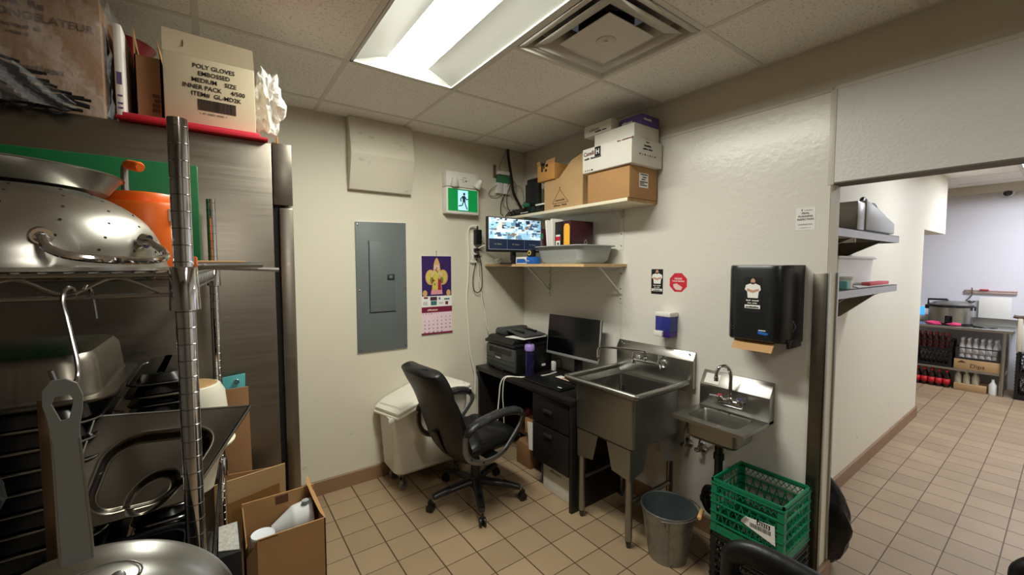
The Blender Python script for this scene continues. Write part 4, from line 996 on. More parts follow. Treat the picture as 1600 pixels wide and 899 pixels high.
# ------------------------------------------------------------------ white ingredient bin
t = thing('ingredient_bin', 'white rolling ingredient bin with a slanted lid against the back wall', 'bin', (-1.1, -.2, 0))
M_bin = mat('white_polyethylene', (222, 216, 202), .38)
b = MB()
bx0, bx1, by0, by1 = -1.415, -.80, -.345, -.03
def binring(z, x0, x1, y0, y1, r, n=6, zfn=None):
    o = []
    for cx, cy, a0 in ((x1-r, y1-r, 0), (x0+r, y1-r, PI/2), (x0+r, y0+r, PI), (x1-r, y0+r, 3*PI/2)):
        for k in range(n+1):
            a = a0+PI/2*k/n; x = cx+r*math.cos(a); y = cy+r*math.sin(a)
            o.append(Vector((x, y, zfn(x) if zfn else z)))
    return o
def loft(b, rings, cap0=True, cap1=True, mi=0):
    f0 = len(b.bm.faces); V = [[b.bm.verts.new(p) for p in R] for R in rings]; m = len(V[0])
    for A, B in zip(V, V[1:]):
        for i in range(m): b.bm.faces.new((A[i], A[(i+1) % m], B[(i+1) % m], B[i]))
    if cap0: b.bm.faces.new(V[0][::-1])
    if cap1: b.bm.faces.new(V[-1])
    for f in b.bm.faces[f0:]: f.material_index = mi
    return b
def lidz(x):
    s = (x - bx0+.03)/(bx1-bx0+.06)
    return .555 + (.685-.555)*min(1, s/.55)
loft(b, [binring(.125, bx0+.05, bx1-.07, by0+.03, by1-.03, .05), binring(.145, bx0+.028, bx1-.05, by0+.015, by1-.015, .05), binring(.5, bx0+.005, bx1-.01, by0+.004, by1-.004, .05), binring(0, bx0, bx1, by0, by1, .05, zfn=lambda x: lidz(x)-.02)])
b.build('bin_body', M_bin, t)
e = .022
def subrings(n=26):
    out = []
    def ring(off, dz, r=.06):
        pts = []
        x0, x1, y0, y1 = bx0-e-off, bx1+e+off, by0-e-off, by1+.024+off*0
        # denser along x so the slope break shows
        N = 14
        for i in range(N+1): pts.append(Vector((x0+r+(x1-x0-2*r)*i/N, y0, 0)))
        for k in range(1, 6): a = -PI/2+PI/2*k/6; pts.append(Vector((x1-r+r*math.cos(a), y0+r+r*math.sin(a), 0)))
        for i in range(N+1): pts.append(Vector((x1-r-(x1-x0-2*r)*i/N*1.0, y1, 0)))
        for k in range(1, 6): a = PI/2+PI/2*k/6; pts.append(Vector((x0+r+r*math.cos(a), y1-r+r*math.sin(a), 0)))
        # wrap corner near y0
        for p in pts: p.z = lidz(p.x)+dz
        return pts
    return ring
ring = subrings()
b = MB(); loft(b, [ring(-.006, -.035), ring(0, -.03), ring(.002, -.012), ring(-.004, -.008)]); b.build('rim_band', M_bin, t)
b = MB(); b.tube([p for i, p in enumerate(ring(.002, -.022)) if i % 1 == 0], .010, n=8, closed=True); b.build('rim_bead', M_bin, t)
b = MB(); loft(b, [ring(0, -.007), ring(.002, .0), ring(.0, .012), ring(-.012, .018), ring(-.03, .018), ring(-.036, .028), ring(-.07, .031)]); b.build('lid', mat('white_lid', (230, 226, 214), .35), t)
MB().box((-1.30, -.30, .622), (-1.285, -.20, .634), bev=.004).build('lid_pull', MATS['white_lid'], t)
for y in (-.352,): MB().lathe([(0, 0), (.022, 0), (.022, .012), (.016, .016), (0, .016)], n=18, M=Matrix.Translation((-1.425, -.36, .555)) @ Matrix.Rotation(PI/2, 4, 'X')).build('hinge_boss', M_bin, t)
def caster(parent, x, y, h, r, m_w, m_f, a=0, wloc=True):
    Mx = Matrix.Translation((x, y, 0)) @ Matrix.Rotation(a, 4, 'Z')
    c = MB(); c.box((-.018, -.016, h-.006), (.03, .016, h), M=Mx); c.prism([(-.006, -.016, h), (.03, -.016, h), (.045, -.016, r*.9), (.02, -.016, r*.7)], (0, .003, 0), M=Mx); c.prism([(-.006, .013, h), (.03, .013, h), (.045, .013, r*.9), (.02, .013, r*.7)], (0, .003, 0), M=Mx)
    o = c.build('caster', m_f, parent)
    w_ = MB(); w_.lathe([(0, -.011), (r*.6, -.011), (r*.92, -.011), (r, -.006), (r, .006), (r*.92, .011), (r*.6, .011), (0, .011)], n=22, M=Mx @ Matrix.Translation((.028, 0, r)) @ Matrix.Rotation(PI/2, 4, 'X')); w_.build('wheel', m_w, o)
M_wheel = mat('grey_wheel', (110, 110, 108), .4)
for x, y in ((-1.34, -.29), (-1.34, -.09), (-.90, -.29), (-.90, -.09)): caster(t, x, y, .126, .038, M_wheel, M_chromed, .5)

# ------------------------------------------------------------------ office chair
def office_chair(name, label, loc, rz, star=0.0):
    t = thing(name, label, 'chair', loc, rz)
    M_gun = mat('gunmetal_plastic', (58, 59, 60), .32, .5)
    M_armf = mat('arm_grey_metal', (120, 122, 122), .28, .75)
    # base
    b = MB(); b.lathe([(0, .095), (.05, .095), (.055, .11), (.05, .145), (.035, .16), (.03, .28), (.024, .28), (.024, .40), (0, .40)], n=20, c=(0, 0, 0)); b.build('gas_column', M_black, t, local=True)
    for k in range(5):
        a = star + 2*PI*k/5
        Mx = Matrix.Rotation(a, 4, 'Z')
        l = MB(); l.grid(lambda u, v: (.04+.255*u, math.cos(2*PI*v)*(.034-.012*u), .125 - .035*u**1.5 + math.sin(2*PI*v)*(.027-.010*u)), 8, 13)
        l.box((.28, -.02, .078), (.315, .02, .104), bev=.008); bmesh.ops.transform(l.bm, matrix=Mx, verts=l.bm.verts[:])
        lo = l.build('star_leg', M_gun, t, local=True)
        l = MB(); l.grid(lambda u, v: (.19+.115*u, math.cos(PI*v)*(.0275-.004*u), .128 - .035*(.55+.45*u)**1.5*1.0 + math.sin(PI*v)*(.022-.004*u)), 6, 9); bmesh.ops.transform(l.bm, matrix=Mx, verts=l.bm.verts[:])
        l.build('leg_cap', M_black, lo, local=True)
        c = MB(); cM = Mx @ Matrix.Translation((.327, 0, .0275)) @ Matrix.Rotation(.6*k, 4, 'Z')
        for s in (-1, 1): c.lathe([(0, -.009), (.02, -.009), (.0275, -.005), (.0275, .005), (.02, .009), (0, .009)], n=18, M=cM @ Matrix.Translation((0, s*.014, 0)) @ Matrix.Rotation(PI/2, 4, 'X'))
        c.cyl(cM @ Vector((0, 0, 0)), cM @ Vector((0, 0, .055)), .007, n=8); c.box((-.02, -.008, .02), (.02, .008, .042), bev=.006, M=cM)
        c.build('caster', M_black, t, local=True)
    # seat
    MB().box((-.10, -.08, .385), (.12, .08, .41), bev=.004).build('tilt_mechanism', M_black, t, local=True)
    b = MB()
    def seat(u, v):
        a = 2*PI*u; ph = PI*(v-.5)
        c_, s_ = math.cos(a), math.sin(a)
        ex = abs(c_)**.45*(1 if c_ > 0 else -1); ey = abs(s_)**.45*(1 if s_ > 0 else -1)
        rr = max(0, math.cos(ph))**.35; zz = math.sin(ph)
        z = .458 + .052*zz
        if ex*rr > .4: z -= .05*(ex*rr-.4)**1.5
        return (.0 + .265*ex*rr, .255*ey*rr, z + (.008*math.cos(12*ex*rr) if zz > 0 and rr < 1 else 0))
    b.grid(seat, 48, 16, wrap=True); b.build('seat', M_leather, t, local=True, ang=60)
    # back
    P = [(-.13, .335, .17), (-.19, .37, .21), (-.245, .445, .235), (-.28, .54, .25), (-.315, .65, .25), (-.35, .75, .245), (-.385, .83, .24), (-.425, .90, .235), (-.46, .965, .22), (-.485, 1.0, .19)]
    cl = smooth([(x, w, z) for x, z, w in P], 5)
    b = MB(); nv = 26
    def back(u, v):
        i = u*(len(cl)-1); i0 = min(int(i), len(cl)-2); f_ = i-i0
        p = cl[i0].lerp(cl[i0+1], f_); x, w, z = p
        a = 2*PI*v; c_, s_ = math.cos(a), math.sin(a)
        ey = abs(c_)**.5*(1 if c_ > 0 else -1); et = abs(s_)**.8*(1 if s_ > 0 else -1)
        taper = min(1, (1-u)*12)**.5*min(1, u*12+.05)**.5
        th = (.034 + (.046 if u > .64 else .022)*abs(math.sin(PI*(u*3.1 if u <= .64 else (u-.64)/.36)))**.5) * taper if s_ > 0 else .028*taper
        # wings curve forward
        xf = x + .045*abs(ey)**2.2
        nx, nz = .94, .34
        return (xf + nx*th*et, ey*w*(.5+.5*taper), z + nz*th*et)
    b.grid(back, 60, nv)
    o = b.build('backrest', M_leather, t, local=True, ang=70)
    # seam lines / back spine bar
    MB().tube(smooth([(-.06, 0, .40), (-.2, 0, .385), (-.27, 0, .43), (-.325, 0, .56)], 4), .016, n=8, flat=(2.2, .6)).build('back_support', M_black, t, local=True)
    for s in (-1, 1):
        y = s*.285
        ap = [(-.28, .585), (-.25, .625), (-.16, .655), (-.03, .672), (.09, .668), (.165, .64), (.18, .595), (.145, .545), (.09, .49), (.03, .435), (-.05, .405), (-.15, .405), (-.23, .435), (-.275, .50)]
        pts = smooth([(x, y + s*(.012 if z > .6 else 0), z) for x, z in ap] + [(ap[0][0], y, ap[0][1])], 4)[:-1]
        fr = MB().tube(pts, .013, n=8, closed=True, flat=(1.5, .8)).build('arm_frame', M_armf, t, local=True)
        sc_ = MB()
        for x, z in ((-.15, .405), (-.24, .45), (.03, .435)): MB().cyl((x, y+s*.008, z), (x, y+s*.014, z), .006, n=10).build('bolt', M_black, fr, local=True)
        sc_.box((-.10, y-s*.10, .40), (-.02, y, .425)); sc_.build('arm_mount', M_black, fr, local=True)
        pp = [(x, z) for x, z in ap[:6]]
        pad = smooth([(x, y+s*.012, z+.014) for x, z in pp], 5)
        po = MB().tube(pad, .02, n=12, flat=(1.6, 1.0), rs=[.006+.016*math.sin(PI*min(.92, .08+.9*i/(len(pad)-1)))**.4 for i in range(len(pad))]).build('arm_pad', M_leather, t, local=True)
        wr = MB(); w_pts = pad[8:-2]
        wr.tube(w_pts, .024, n=14, flat=(1.6, 1.0))
        for v_ in wr.bm.verts:
            v_.co += Vector((random.uniform(-1, 1), random.uniform(-1, 1), random.uniform(-1, 1)))*.0016
        wr.build('plastic_wrap', mat('clear_wrap', (60, 61, 63), .06, alpha=.6, spec=1.0), po, local=True, ang=10)
    return t
office_chair('office_chair', 'black leather executive office chair with plastic wrapped arms at the desk', (-.945, -.675, 0), .09, star=math.radians(-113.6)-.09)
# ------------------------------------------------------------------ tall utility sink
t = thing('utility_sink', 'tall stainless utility sink on round legs between the desk and the hand sink', 'sink', (-.29, -1.44, 0))
ux0, ux1, uy0, uy1, uz = -.545, -.03, -1.705, -1.155, .90
bw = dict(x0=-.525, x1=-.075, y0=-1.672, y1=-1.222)
def rect_ring(x0, y0, x1, y1, z, r, n=5):
    o = []
    for cx, cy, a0 in ((x1-r, y1-r, 0), (x0+r, y1-r, PI/2), (x0+r, y0+r, PI), (x1-r, y0+r, 3*PI/2)):
        for k in range(n+1): a = a0+PI/2*k/n; o.append(Vector((cx+r*math.cos(a), cy+r*math.sin(a), z)))
    return o
b = MB()
zb = .57
rings = [rect_ring(ux0+.01, uy0+.01, ux1, uy1-.01, uz-.012, .004), rect_ring(ux0+.03, uy0+.03, ux1, uy1-.035, uz-.03, .006), rect_ring(bw['x0']+.004, bw['y0']+.004, bw['x1']-.004, bw['y1']-.004, uz-.036, .02),
         rect_ring(bw['x0']+.004, bw['y0']+.004, bw['x1']-.004, bw['y1']-.004, zb+.03, .03), rect_ring(bw['x0']+.03, bw['y0']+.03, bw['x1']-.03, bw['y1']-.03, zb+.006, .03)]
loft(b, rings, cap0=False, cap1=True)
b.build('basin_inside', M_ssh, t, recalc=False)
b = MB()
rings = [rect_ring(ux0+.004, uy0+.004, ux1, uy1-.004, uz-.022, .004), rect_ring(ux0+.016, uy0+.016, ux1, uy1-.016, uz-.034, .004), rect_ring(bw['x0'], bw['y0'], bw['x1'], bw['y1'], uz-.042, .02), rect_ring(bw['x0'], bw['y0'], bw['x1'], bw['y1'], zb+.02, .022), rect_ring(bw['x0']+.02, bw['y0']+.02, bw['x1']-.02, bw['y1']-.02, zb, .022)]
loft(b, rings, cap0=False, cap1=True); b.build('basin', M_ss, t)
MB().tube([(ux1, uy1, uz), (ux0+.004, uy1, uz), (ux0, uy1-.004, uz), (ux0, uy0+.004, uz), (ux0+.004, uy0, uz), (ux1, uy0, uz)], .017, n=12).build('rolled_rim', M_ssh, t)
b = MB(); pf = [(-.0045, .865), (-.035, .865), (-.04, 1.035), (-.012, 1.088), (-.0045, 1.088)]
b.prism([(x, uy1+.005, z) for x, z in pf], (0, uy0-uy1-.035, 0), bev=.002); b.build('backsplash', M_ssh, t)
s = MB()
for y in (uy1-.03, uy0): s.cyl((-.026, y, 1.07), (-.032, y, 1.076), .005, n=10)
s.build('screws', M_chrome, t)
for sx, sy in ((-.50, -1.262), (-.50, -1.632), (-.10, -1.262), (-.10, -1.632)):
    l = MB(); l.cyl((sx, sy, .045), (sx, sy, zb-.02), .0205, n=20); lo = l.build('leg', M_ssd if sx > -.3 else M_ss, t)
    MB().lathe([(0, 0), (.010, 0), (.013, .01), (.015, .028), (.013, .03), (.018, .034), (.018, .05), (0, .05)], n=16, c=(sx, sy, 0)).build('bullet_foot', M_dkgrey, lo)
    dx = 1 if sx < -.3 else -1; dy = 1 if sy < -1.4 else -1
    g_ = MB(); x_ = sx-dx*.022; y_ = sy-dy*.022
    g_.prism([(x_, y_-dy*.0, zb+.01), (x_, sy+dy*.15, zb+.01), (x_, sy+dy*.11, zb-.15), (x_, y_+dy*.004, zb-.17)], (dx*.003, 0, 0))
    g_.prism([(x_, y_, zb+.01), (sx+dx*.14, y_, zb+.01), (sx+dx*.10, y_, zb-.14), (x_+dx*.004, y_, zb-.17)], (0, dy*.003, 0))
    g_.build('leg_gusset', M_ss, lo)
for y in (-1.262, -1.632): MB().cyl((-.50, y, .26), (-.10, y, .26), .014, n=14).build('cross_brace', M_ss, t)
MB().lathe([(.045, .006), (.04, .002), (.02, .0), (0, .0)], n=24, c=(-.3, -1.45, zb+.009)).build('drain', M_chrome, t)
tag(MB().cyl((-.145, -1.262, zb+.012), (-.135, -1.258, .845), .008, n=10).build('steel_rod', M_chrome), 'thin steel rod standing in the back corner of the tall sink', 'rod')
tag(MB().cyl((-.15, -1.29, zb+.012), (-.135, -1.286, .80), .010, n=10).build('steel_rod', M_chromed), 'short dull steel tube standing beside the thin rod in the tall sink', 'rod')
# faucet
t = thing('wall_faucet', 'chrome two handle faucet with a long spout on the tall sink backsplash', 'faucet', (-.08, -1.43, .97))
fz = .985
MB().tube([(-.085, -1.335, fz), (-.085, -1.535, fz)], .011, n=12).build('crossbar', M_chrome, t)
for y in (-1.335, -1.535):
    b = MB(); b.lathe([(.0, -.03), (.011, -.03), (.014, -.02), (.017, 0), (.017, .02), (.012, .03), (.011, .045), (.014, .05), (.012, .058), (0, .06)], n=18, c=(-.085, y, fz)); b.build('valve_body', M_chrome, t)
    MB().cyl((-.04, y, fz), (-.085, y, fz), .014, n=14).lathe([(0, 0), (.026, 0), (.024, .008), (.014, .012)], n=20, M=Matrix.Translation((-.041, y, fz)) @ Matrix.Rotation(-PI/2, 4, 'Y')).build('wall_flange', M_chrome, t)
    d = 1 if y > -1.4 else -1
    MB().tube([(-.085, y, fz+.056), (-.10, y+d*.04, fz+.064), (-.105, y+d*.055, fz+.066)], .006, n=8, flat=(1.3, .7)).build('lever_handle', M_chrome, t)
b = MB(); b.tube(smooth([(-.085, -1.43, fz), (-.085, -1.43, fz+.035), (-.088, -1.428, fz+.058), (-.105, -1.405, fz+.068), (-.15, -1.33, fz+.074), (-.22, -1.225, fz+.078), (-.245, -1.185, fz+.074), (-.255, -1.17, fz+.058), (-.256, -1.168, fz+.01)], 5), .0075, n=10); b.lathe([(.0, 0), (.009, 0), (.010, .008), (.010, .02), (.0075, .022)], n=14, c=(-.256, -1.168, fz-.008)); b.lathe([(.012, 0), (.015, .004), (.015, .022), (.011, .03)], n=16, c=(-.085, -1.43, fz)); b.build('swivel_spout', M_chrome, t)

# ------------------------------------------------------------------ hand sink
t = thing('hand_sink', 'small stainless wall hung hand sink above the green crate', 'sink', (-.17, -1.98, .7))
hx0, hy0, hy1, hz = -.352, -2.172, -1.793, .80
b = MB()
o0 = rect_ring(hx0, hy0, -.004, hy1, hz-.018, .004); o1 = rect_ring(hx0, hy0, -.004, hy1, hz, .004); i0 = rect_ring(-.292, -2.115, -.092, -1.842, hz-.002, .03)
i1 = rect_ring(-.288, -2.111, -.096, -1.846, hz-.012, .03); i2 = rect_ring(-.278, -2.10, -.106, -1.857, .695, .035); i3 = rect_ring(-.255, -2.08, -.13, -1.88, .682, .03)
loft(b, [o0, o1, i0, i1, i2, i3], cap0=False); b.build('sink_top', M_ssh, t)
b = MB(); loft(b, [rect_ring(-.298, -2.12, -.086, -1.836, hz-.006, .03), rect_ring(-.292, -2.114, -.092, -1.842, .695, .03), rect_ring(-.275, -2.097, -.11, -1.859, .676, .03)], cap0=False); b.build('bowl', M_ss, t)
b = MB(); pf = [(-.003, .785), (-.062, .785), (-.062, .925), (-.014, 1.0), (-.003, 1.0)]
b.prism([(x, hy1, z) for x, z in pf], (0, hy0-hy1, 0), bev=.0015); b.build('backsplash', M_ssh, t)
b = MB(); nrm = Vector((-.075, 0, .048)).normalized()
def sl(y, s): return Vector((-.062+.048*s, y, .925+.075*s)) + nrm*.0008
b.prism([sl(-1.815, .12), sl(-1.90, .12), sl(-1.90, .8), sl(-1.815, .8)], nrm*.0006).build('white_label', M_paper, t)
MB().lathe([(.022, .003), (.02, .0), (0, 0)], n=20, c=(-.19, -1.98, .683)).build('drain', M_chrome, t)
t = thing('hand_sink_faucet', 'chrome gooseneck faucet with two lever handles on the hand sink', 'faucet', (-.09, -1.985, .86))
fy = -1.985
MB().box((-.10, fy-.07, .838), (-.066, fy+.07, .878), bev=.012, seg=3).build('valve_body', M_chrome, t)
b = MB().tube(smooth([(-.092, fy, .85), (-.092, fy, .93), (-.092, fy, 1.01), (-.098, fy+.006, 1.045), (-.12, fy+.02, 1.068), (-.145, fy+.035, 1.062), (-.158, fy+.043, 1.035), (-.16, fy+.045, 1.00)], 5), .0098, n=12)
b.lathe([(0, 0), (.011, 0), (.012, .006), (.012, .022), (.009, .026)], n=14, c=(-.16, fy+.045, .985)); b.lathe([(.018, 0), (.018, .012), (.012, .022)], n=18, c=(-.092, fy, .872)); b.build('gooseneck_spout', M_chrome, t)
for s, m_, nm in ((1, mat('red_cap', (190, 40, 60), .35), 'red'), (-1, mat('blue_cap', (40, 50, 110), .35), 'blue')):
    b = MB().lathe([(.018, 0), (.018, .012), (.013, .02), (0, .022)], n=16, c=(-.095, fy+s*.055, .872)); b.tube([(-.10, fy+s*.055, .886), (-.13, fy+s*.085, .892), (-.138, fy+s*.095, .892)], .006, n=8, flat=(1.5, .6)); h = b.build('lever_handle', M_chrome, t)
    MB().lathe([(.0135, 0), (.0125, .004), (0, .005)], n=14, c=(-.095, fy+s*.055, .892)).build('temperature_cap', m_, h)
for y, m_, l in ((-1.70, MATS['red_cap'], 'left chrome shut-off valve with a red centre on the wall under the hand sink'), (-1.79, MATS['blue_cap'], 'right chrome shut-off valve with a blue centre on the wall under the hand sink')):
    t = thing('shutoff_valve', l, 'valve', (-.03, y, .5), group=None)
    MB().lathe([(0, 0), (.03, 0), (.028, .008), (.012, .016), (.012, .03), (0, .03)], n=22, M=Matrix.Translation((-.004, y, .515)) @ Matrix.Rotation(-PI/2, 4, 'Y')).build('wall_flange', M_chrome, t)
    MB().lathe([(0, 0), (.017, 0), (.017, .003), (0, .003)], n=22, M=Matrix.Translation((-.0125, y, .515)) @ Matrix.Rotation(-PI/2, 4, 'Y')).build('coloured_ring', m_, t)
    b = MB().cyl((-.03, y, .515), (-.055, y, .515), .008, n=12).cyl((-.05, y, .50), (-.05, y, .535), .009, n=12).lathe([(.0, 0), (.012, 0), (.016, .006), (.0, .01)], n=6, M=Matrix.Translation((-.055, y+.01, .51)) @ Matrix.Rotation(-PI/2, 4, 'Y')); b.build('valve_body', M_chromed, t)
    MB().tube(smooth([(-.05, y, .53), (-.055, y-.01, .58), (-.075, y-.05 if y > -1.75 else y-.06, .66), (-.09, -1.93 if y > -1.75 else -1.96, .72), (-.09, -1.95 if y > -1.75 else -1.985, .80)] if y < -1.75 else [(-.05, y, .53), (-.055, y-.005, .62), (-.07, y-.06, .74), (-.08, -1.86, .77), (-.09, -1.93, .80)], 5), .0055, n=8).build('supply_hose', M_chromed, t)
t = thing('drain_pipe', 'black plastic drain pipe with a trap under the hand sink', 'pipe', (-.16, -1.95, .2))
M_pipe = mat('black_pipe', (18, 18, 19), .28)
b = MB().tube([(-.19, -1.98, .676), (-.19, -1.98, .42)], .021, n=16); b.build('tailpiece', M_pipe, t)
for z in (.655, .57, .44): MB().cyl((-.19, -1.98, z), (-.19, -1.98, z+.03), .027, n=16).build('slip_nut', M_pipe, t)
b = MB().tube(smooth([(-.19, -1.98, .44), (-.19, -1.975, .40), (-.18, -1.955, .375), (-.165, -1.925, .368), (-.15, -1.90, .35), (-.14, -1.885, .31), (-.135, -1.885, .27), (-.12, -1.90, .225), (-.10, -1.93, .21), (-.07, -1.95, .215), (-.003, -1.96, .22)], 5), .024, n=14); b.build('trap', M_pipe, t)
b = MB(); b.cyl((-.1375, -1.885, .295), (-.1355, -1.885, .275), .031, n=18); b.build('trap_nut', M_pipe, t)

# ------------------------------------------------------------------ bucket
t = thing('metal_bucket', 'galvanised metal bucket with a wooden grip on the floor under the sinks', 'bucket', (-.372, -1.80, 0))
bc = (-.372, -1.80, 0)
b = MB().lathe([(0, .012), (.098, .012), (.098, .0), (.102, .0), (.104, .02), (.118, .11), (.120, .118), (.121, .125), (.134, .225), (.1365, .23), (.137, .237), (.1445, .285)], n=56, c=bc); b.build('bucket_wall', M_galv, t)
b = MB().lathe([(0, .014), (.1, .014), (.1015, .02), (.116, .11), (.142, .285)], n=56, c=bc); b.build('inside', mat('galvanised_inside', (124, 136, 138), .42, .75, vary=(20, .15)), t)
b = MB().tube([(bc[0]+.145*math.cos(2*PI*i/56), bc[1]+.145*math.sin(2*PI*i/56), .286) for i in range(56)], .0045, n=8, closed=True); b.build('rolled_rim', M_galv, t)
a0 = math.radians(152); 
ears = []
for a in (a0+PI*.0, a0+PI):
    ex, ey = bc[0]+.147*math.cos(a), bc[1]+.147*math.sin(a); ears.append((ex, ey))
ear_a = math.radians(200)
E0 = Vector((bc[0]+.148*math.cos(ear_a), bc[1]+.148*math.sin(ear_a), .262)); E1 = Vector((bc[0]-.148*math.cos(ear_a), bc[1]-.148*math.sin(ear_a), .262))
for e in (E0, E1):
    d = (e-Vector((bc[0], bc[1], .262))).normalized(); s_ = Vector((-d.y, d.x, 0))
    MB().prism([e+s_*.02+Vector((0,0,-.03)), e-s_*.02+Vector((0,0,-.03)), e-s_*.014+Vector((0,0,.02)), e+s_*.014+Vector((0,0,.02))], -d*.006, bev=.001).build('ear', M_galv, t)
mid = (E0+E1)/2; side = (E1-E0).normalized(); out = Vector((side.y, -side.x, 0))
if out.y > 0: out = -out
hp = [mid - side*.155*math.cos(PI*k/16) + out*.165*math.sin(PI*k/16) + Vector((0, 0, .012+.018*math.sin(PI*k/16))) for k in range(17)]
b = MB().tube(hp, .003, n=8); h = b.build('bail_handle', M_galv, t)
hm = hp[8]; 
MB().tube([hp[8]-side*.045, hp[8]-side*.04, hp[8]+side*.04, hp[8]+side*.045], .0115, n=14, rs=[.008, .0115, .0115, .008]).build('wooden_grip', M_wood, h)
sm = MB(); a = math.radians(215); sm.tube([(bc[0]+.1045*math.cos(a), bc[1]+.1045*math.sin(a), .02), (bc[0]+.1455*math.cos(a), bc[1]+.1455*math.sin(a), .28)], .003, n=6); sm.build('side_seam', M_galv, t)

# ------------------------------------------------------------------ milk crates
def crate(name, label, x0, x1, y0, y1, z0, z1, m, group=None, rails=5, lattice=True, rz=0):
    cx, cy = (x0+x1)/2, (y0+y1)/2
    t = thing(name, label, 'crate', (cx, cy, z0), rz, group); hx, hy, h = (x1-x0)/2, (y1-y0)/2, z1-z0
    th = .004
    b = MB()
    for s in (-1, 1):
        b.box((s*hx, -hy, h-.014), (s*(hx-.009), hy, h)); b.box((-hx, s*hy, h-.014), (hx, s*(hy-.009), h))
    b.build('rim', m, t, local=True)
    for sx in (-1, 1):
        for sy in (-1, 1): MB().prism([(sx*hx, sy*hy, .001), (sx*hx, sy*(hy-.028), .001), (sx*(hx-th), sy*(hy-.028), .001), (sx*(hx-th), sy*(hy-th), .001), (sx*(hx-.028), sy*(hy-th), .001), (sx*(hx-.028), sy*hy, .001)], (0, 0, h-.012)).build('corner_post', m, t, local=True)
    for ax, s in (('x', -1), ('x', 1), ('y', -1), ('y', 1)):
        b = MB(); L_ = hy if ax == 'x' else hx; D = hx if ax == 'x' else hy
        def P(u, v, d):  # u along the wall, v up, d outward offset
            return (s*(D-d), u, v) if ax == 'x' else (u, s*(D-d), v)
        def bx(u0, v0, u1, v1, d0=0.0, d1=th):
            b.box(P(u0, v0, d0), P(u1, v1, d1))
        for k in range(rails):
            z = h*(.03 + .88*k/(rails-1)); bx(-L_, z, L_, z+.006, -.004, th)
        bx(-L_+.03, 0, L_-.03, h*.16)
        if lattice:
            n = max(4, int(2*L_/.045))
            for i in range(n):
                u = -L_+.03 + (2*L_-.06)*(i+.5)/n
                for dr in (-1, 1):
                    p0, p1 = P(u-dr*.02, h*.16, th*.5), P(u+dr*.022, h*.74, th*.5)
                    b.tube([p0, p1], .0032, n=4)
            n2 = max(5, int(2*L_/.03))
            for i in range(n2):
                u = -L_+.03 + (2*L_-.06)*(i+.5)/n2
                for dr in (-1, 1): b.tube([P(u-dr*.014, h*.80, th*.5), P(u+dr*.014, h*.95, th*.5)], .002, n=4)
        b.build('side_lattice', m, t, local=True)
    b = MB(); 
    for i in range(9):
        x = -hx+.006+(2*hx-.012)*i/8; b.box((x-.003, -hy, .0), (x+.003, hy, .004)); y = -hy+.006+(2*hy-.012)*i/8; b.box((-hx, y-.003, 0), (hx, y+.003, .004))
    b.build('bottom_grid', m, t, local=True)
    return t
tb_ = crate('milk_crate', 'black milk crate on the floor under the green one', -.365, -.06, -2.365, -2.035, .001, .268, mat('black_crate_plastic', (22, 23, 24), .4), rails=8)
tg = crate('milk_crate', 'green milk crate with a torn barcode sticker stacked on a black crate', -.365, -.06, -2.365, -2.035, .27, .545, M_green, rails=6)
b = MB()
xs = -.371
b.prism([(xs, -2.185, .395), (xs, -2.205, .43), (xs, -2.33, .445), (xs, -2.335, .355)], (-.0008, 0, 0))
b.prism([(xs, -2.185, .395), (xs-.012, -2.19, .41), (xs-.01, -2.215, .44), (xs, -2.205, .43)], (-.0008, 0, 0))
o = b.build('sticker', M_paper, tg)
bc_ = MB()
u = -2.225
rr = random.Random(4)
while u > -2.315:
    w_ = rr.choice((.0012, .002, .003)); bc_.box((xs-.0014, u, .392), (xs-.0006, u-w_, .412)); u -= w_ + rr.choice((.0014, .0022))
bc_.box((xs-.0014, -2.255, .416), (xs-.0006, -2.312, .437)); bc_.build('barcode', M_ink, o)
txt('42315', .02, (xs-.0018, -2.258, .419), RY, UZ, M_paper, o, bold=.0004)

# black refuse bag behind the wall end
b = MB(); bmesh.ops.create_icosphere(b.bm, subdivisions=4, radius=1)
from mathutils import noise
for v in b.bm.verts:
    c = v.co.copy(); n_ = noise.noise(c*2.2)*.10 + noise.noise(c*7)*.05 + abs(noise.noise(Vector((c.x*9, c.y*9, c.z*2))))*.08
    z = max(c.z, -.88)
    v.co = Vector((.275 + c.x*(.118+n_*.12)*(1 - .25*max(0, z)), -2.300 + c.y*(.145+n_*.15)*(1-.2*max(0, z)), .245 + z*.255*(1+.15*n_)))
    v.co.y = min(v.co.y, -2.15); v.co.x = max(v.co.x, .142)
tag(b.build('refuse_bag', mat('black_bag_film', (7, 7, 8), .33, spec=.35, bump=(16, .6, .012)), ang=25), 'black refuse bag slumped on the floor behind the wall end', 'bag')

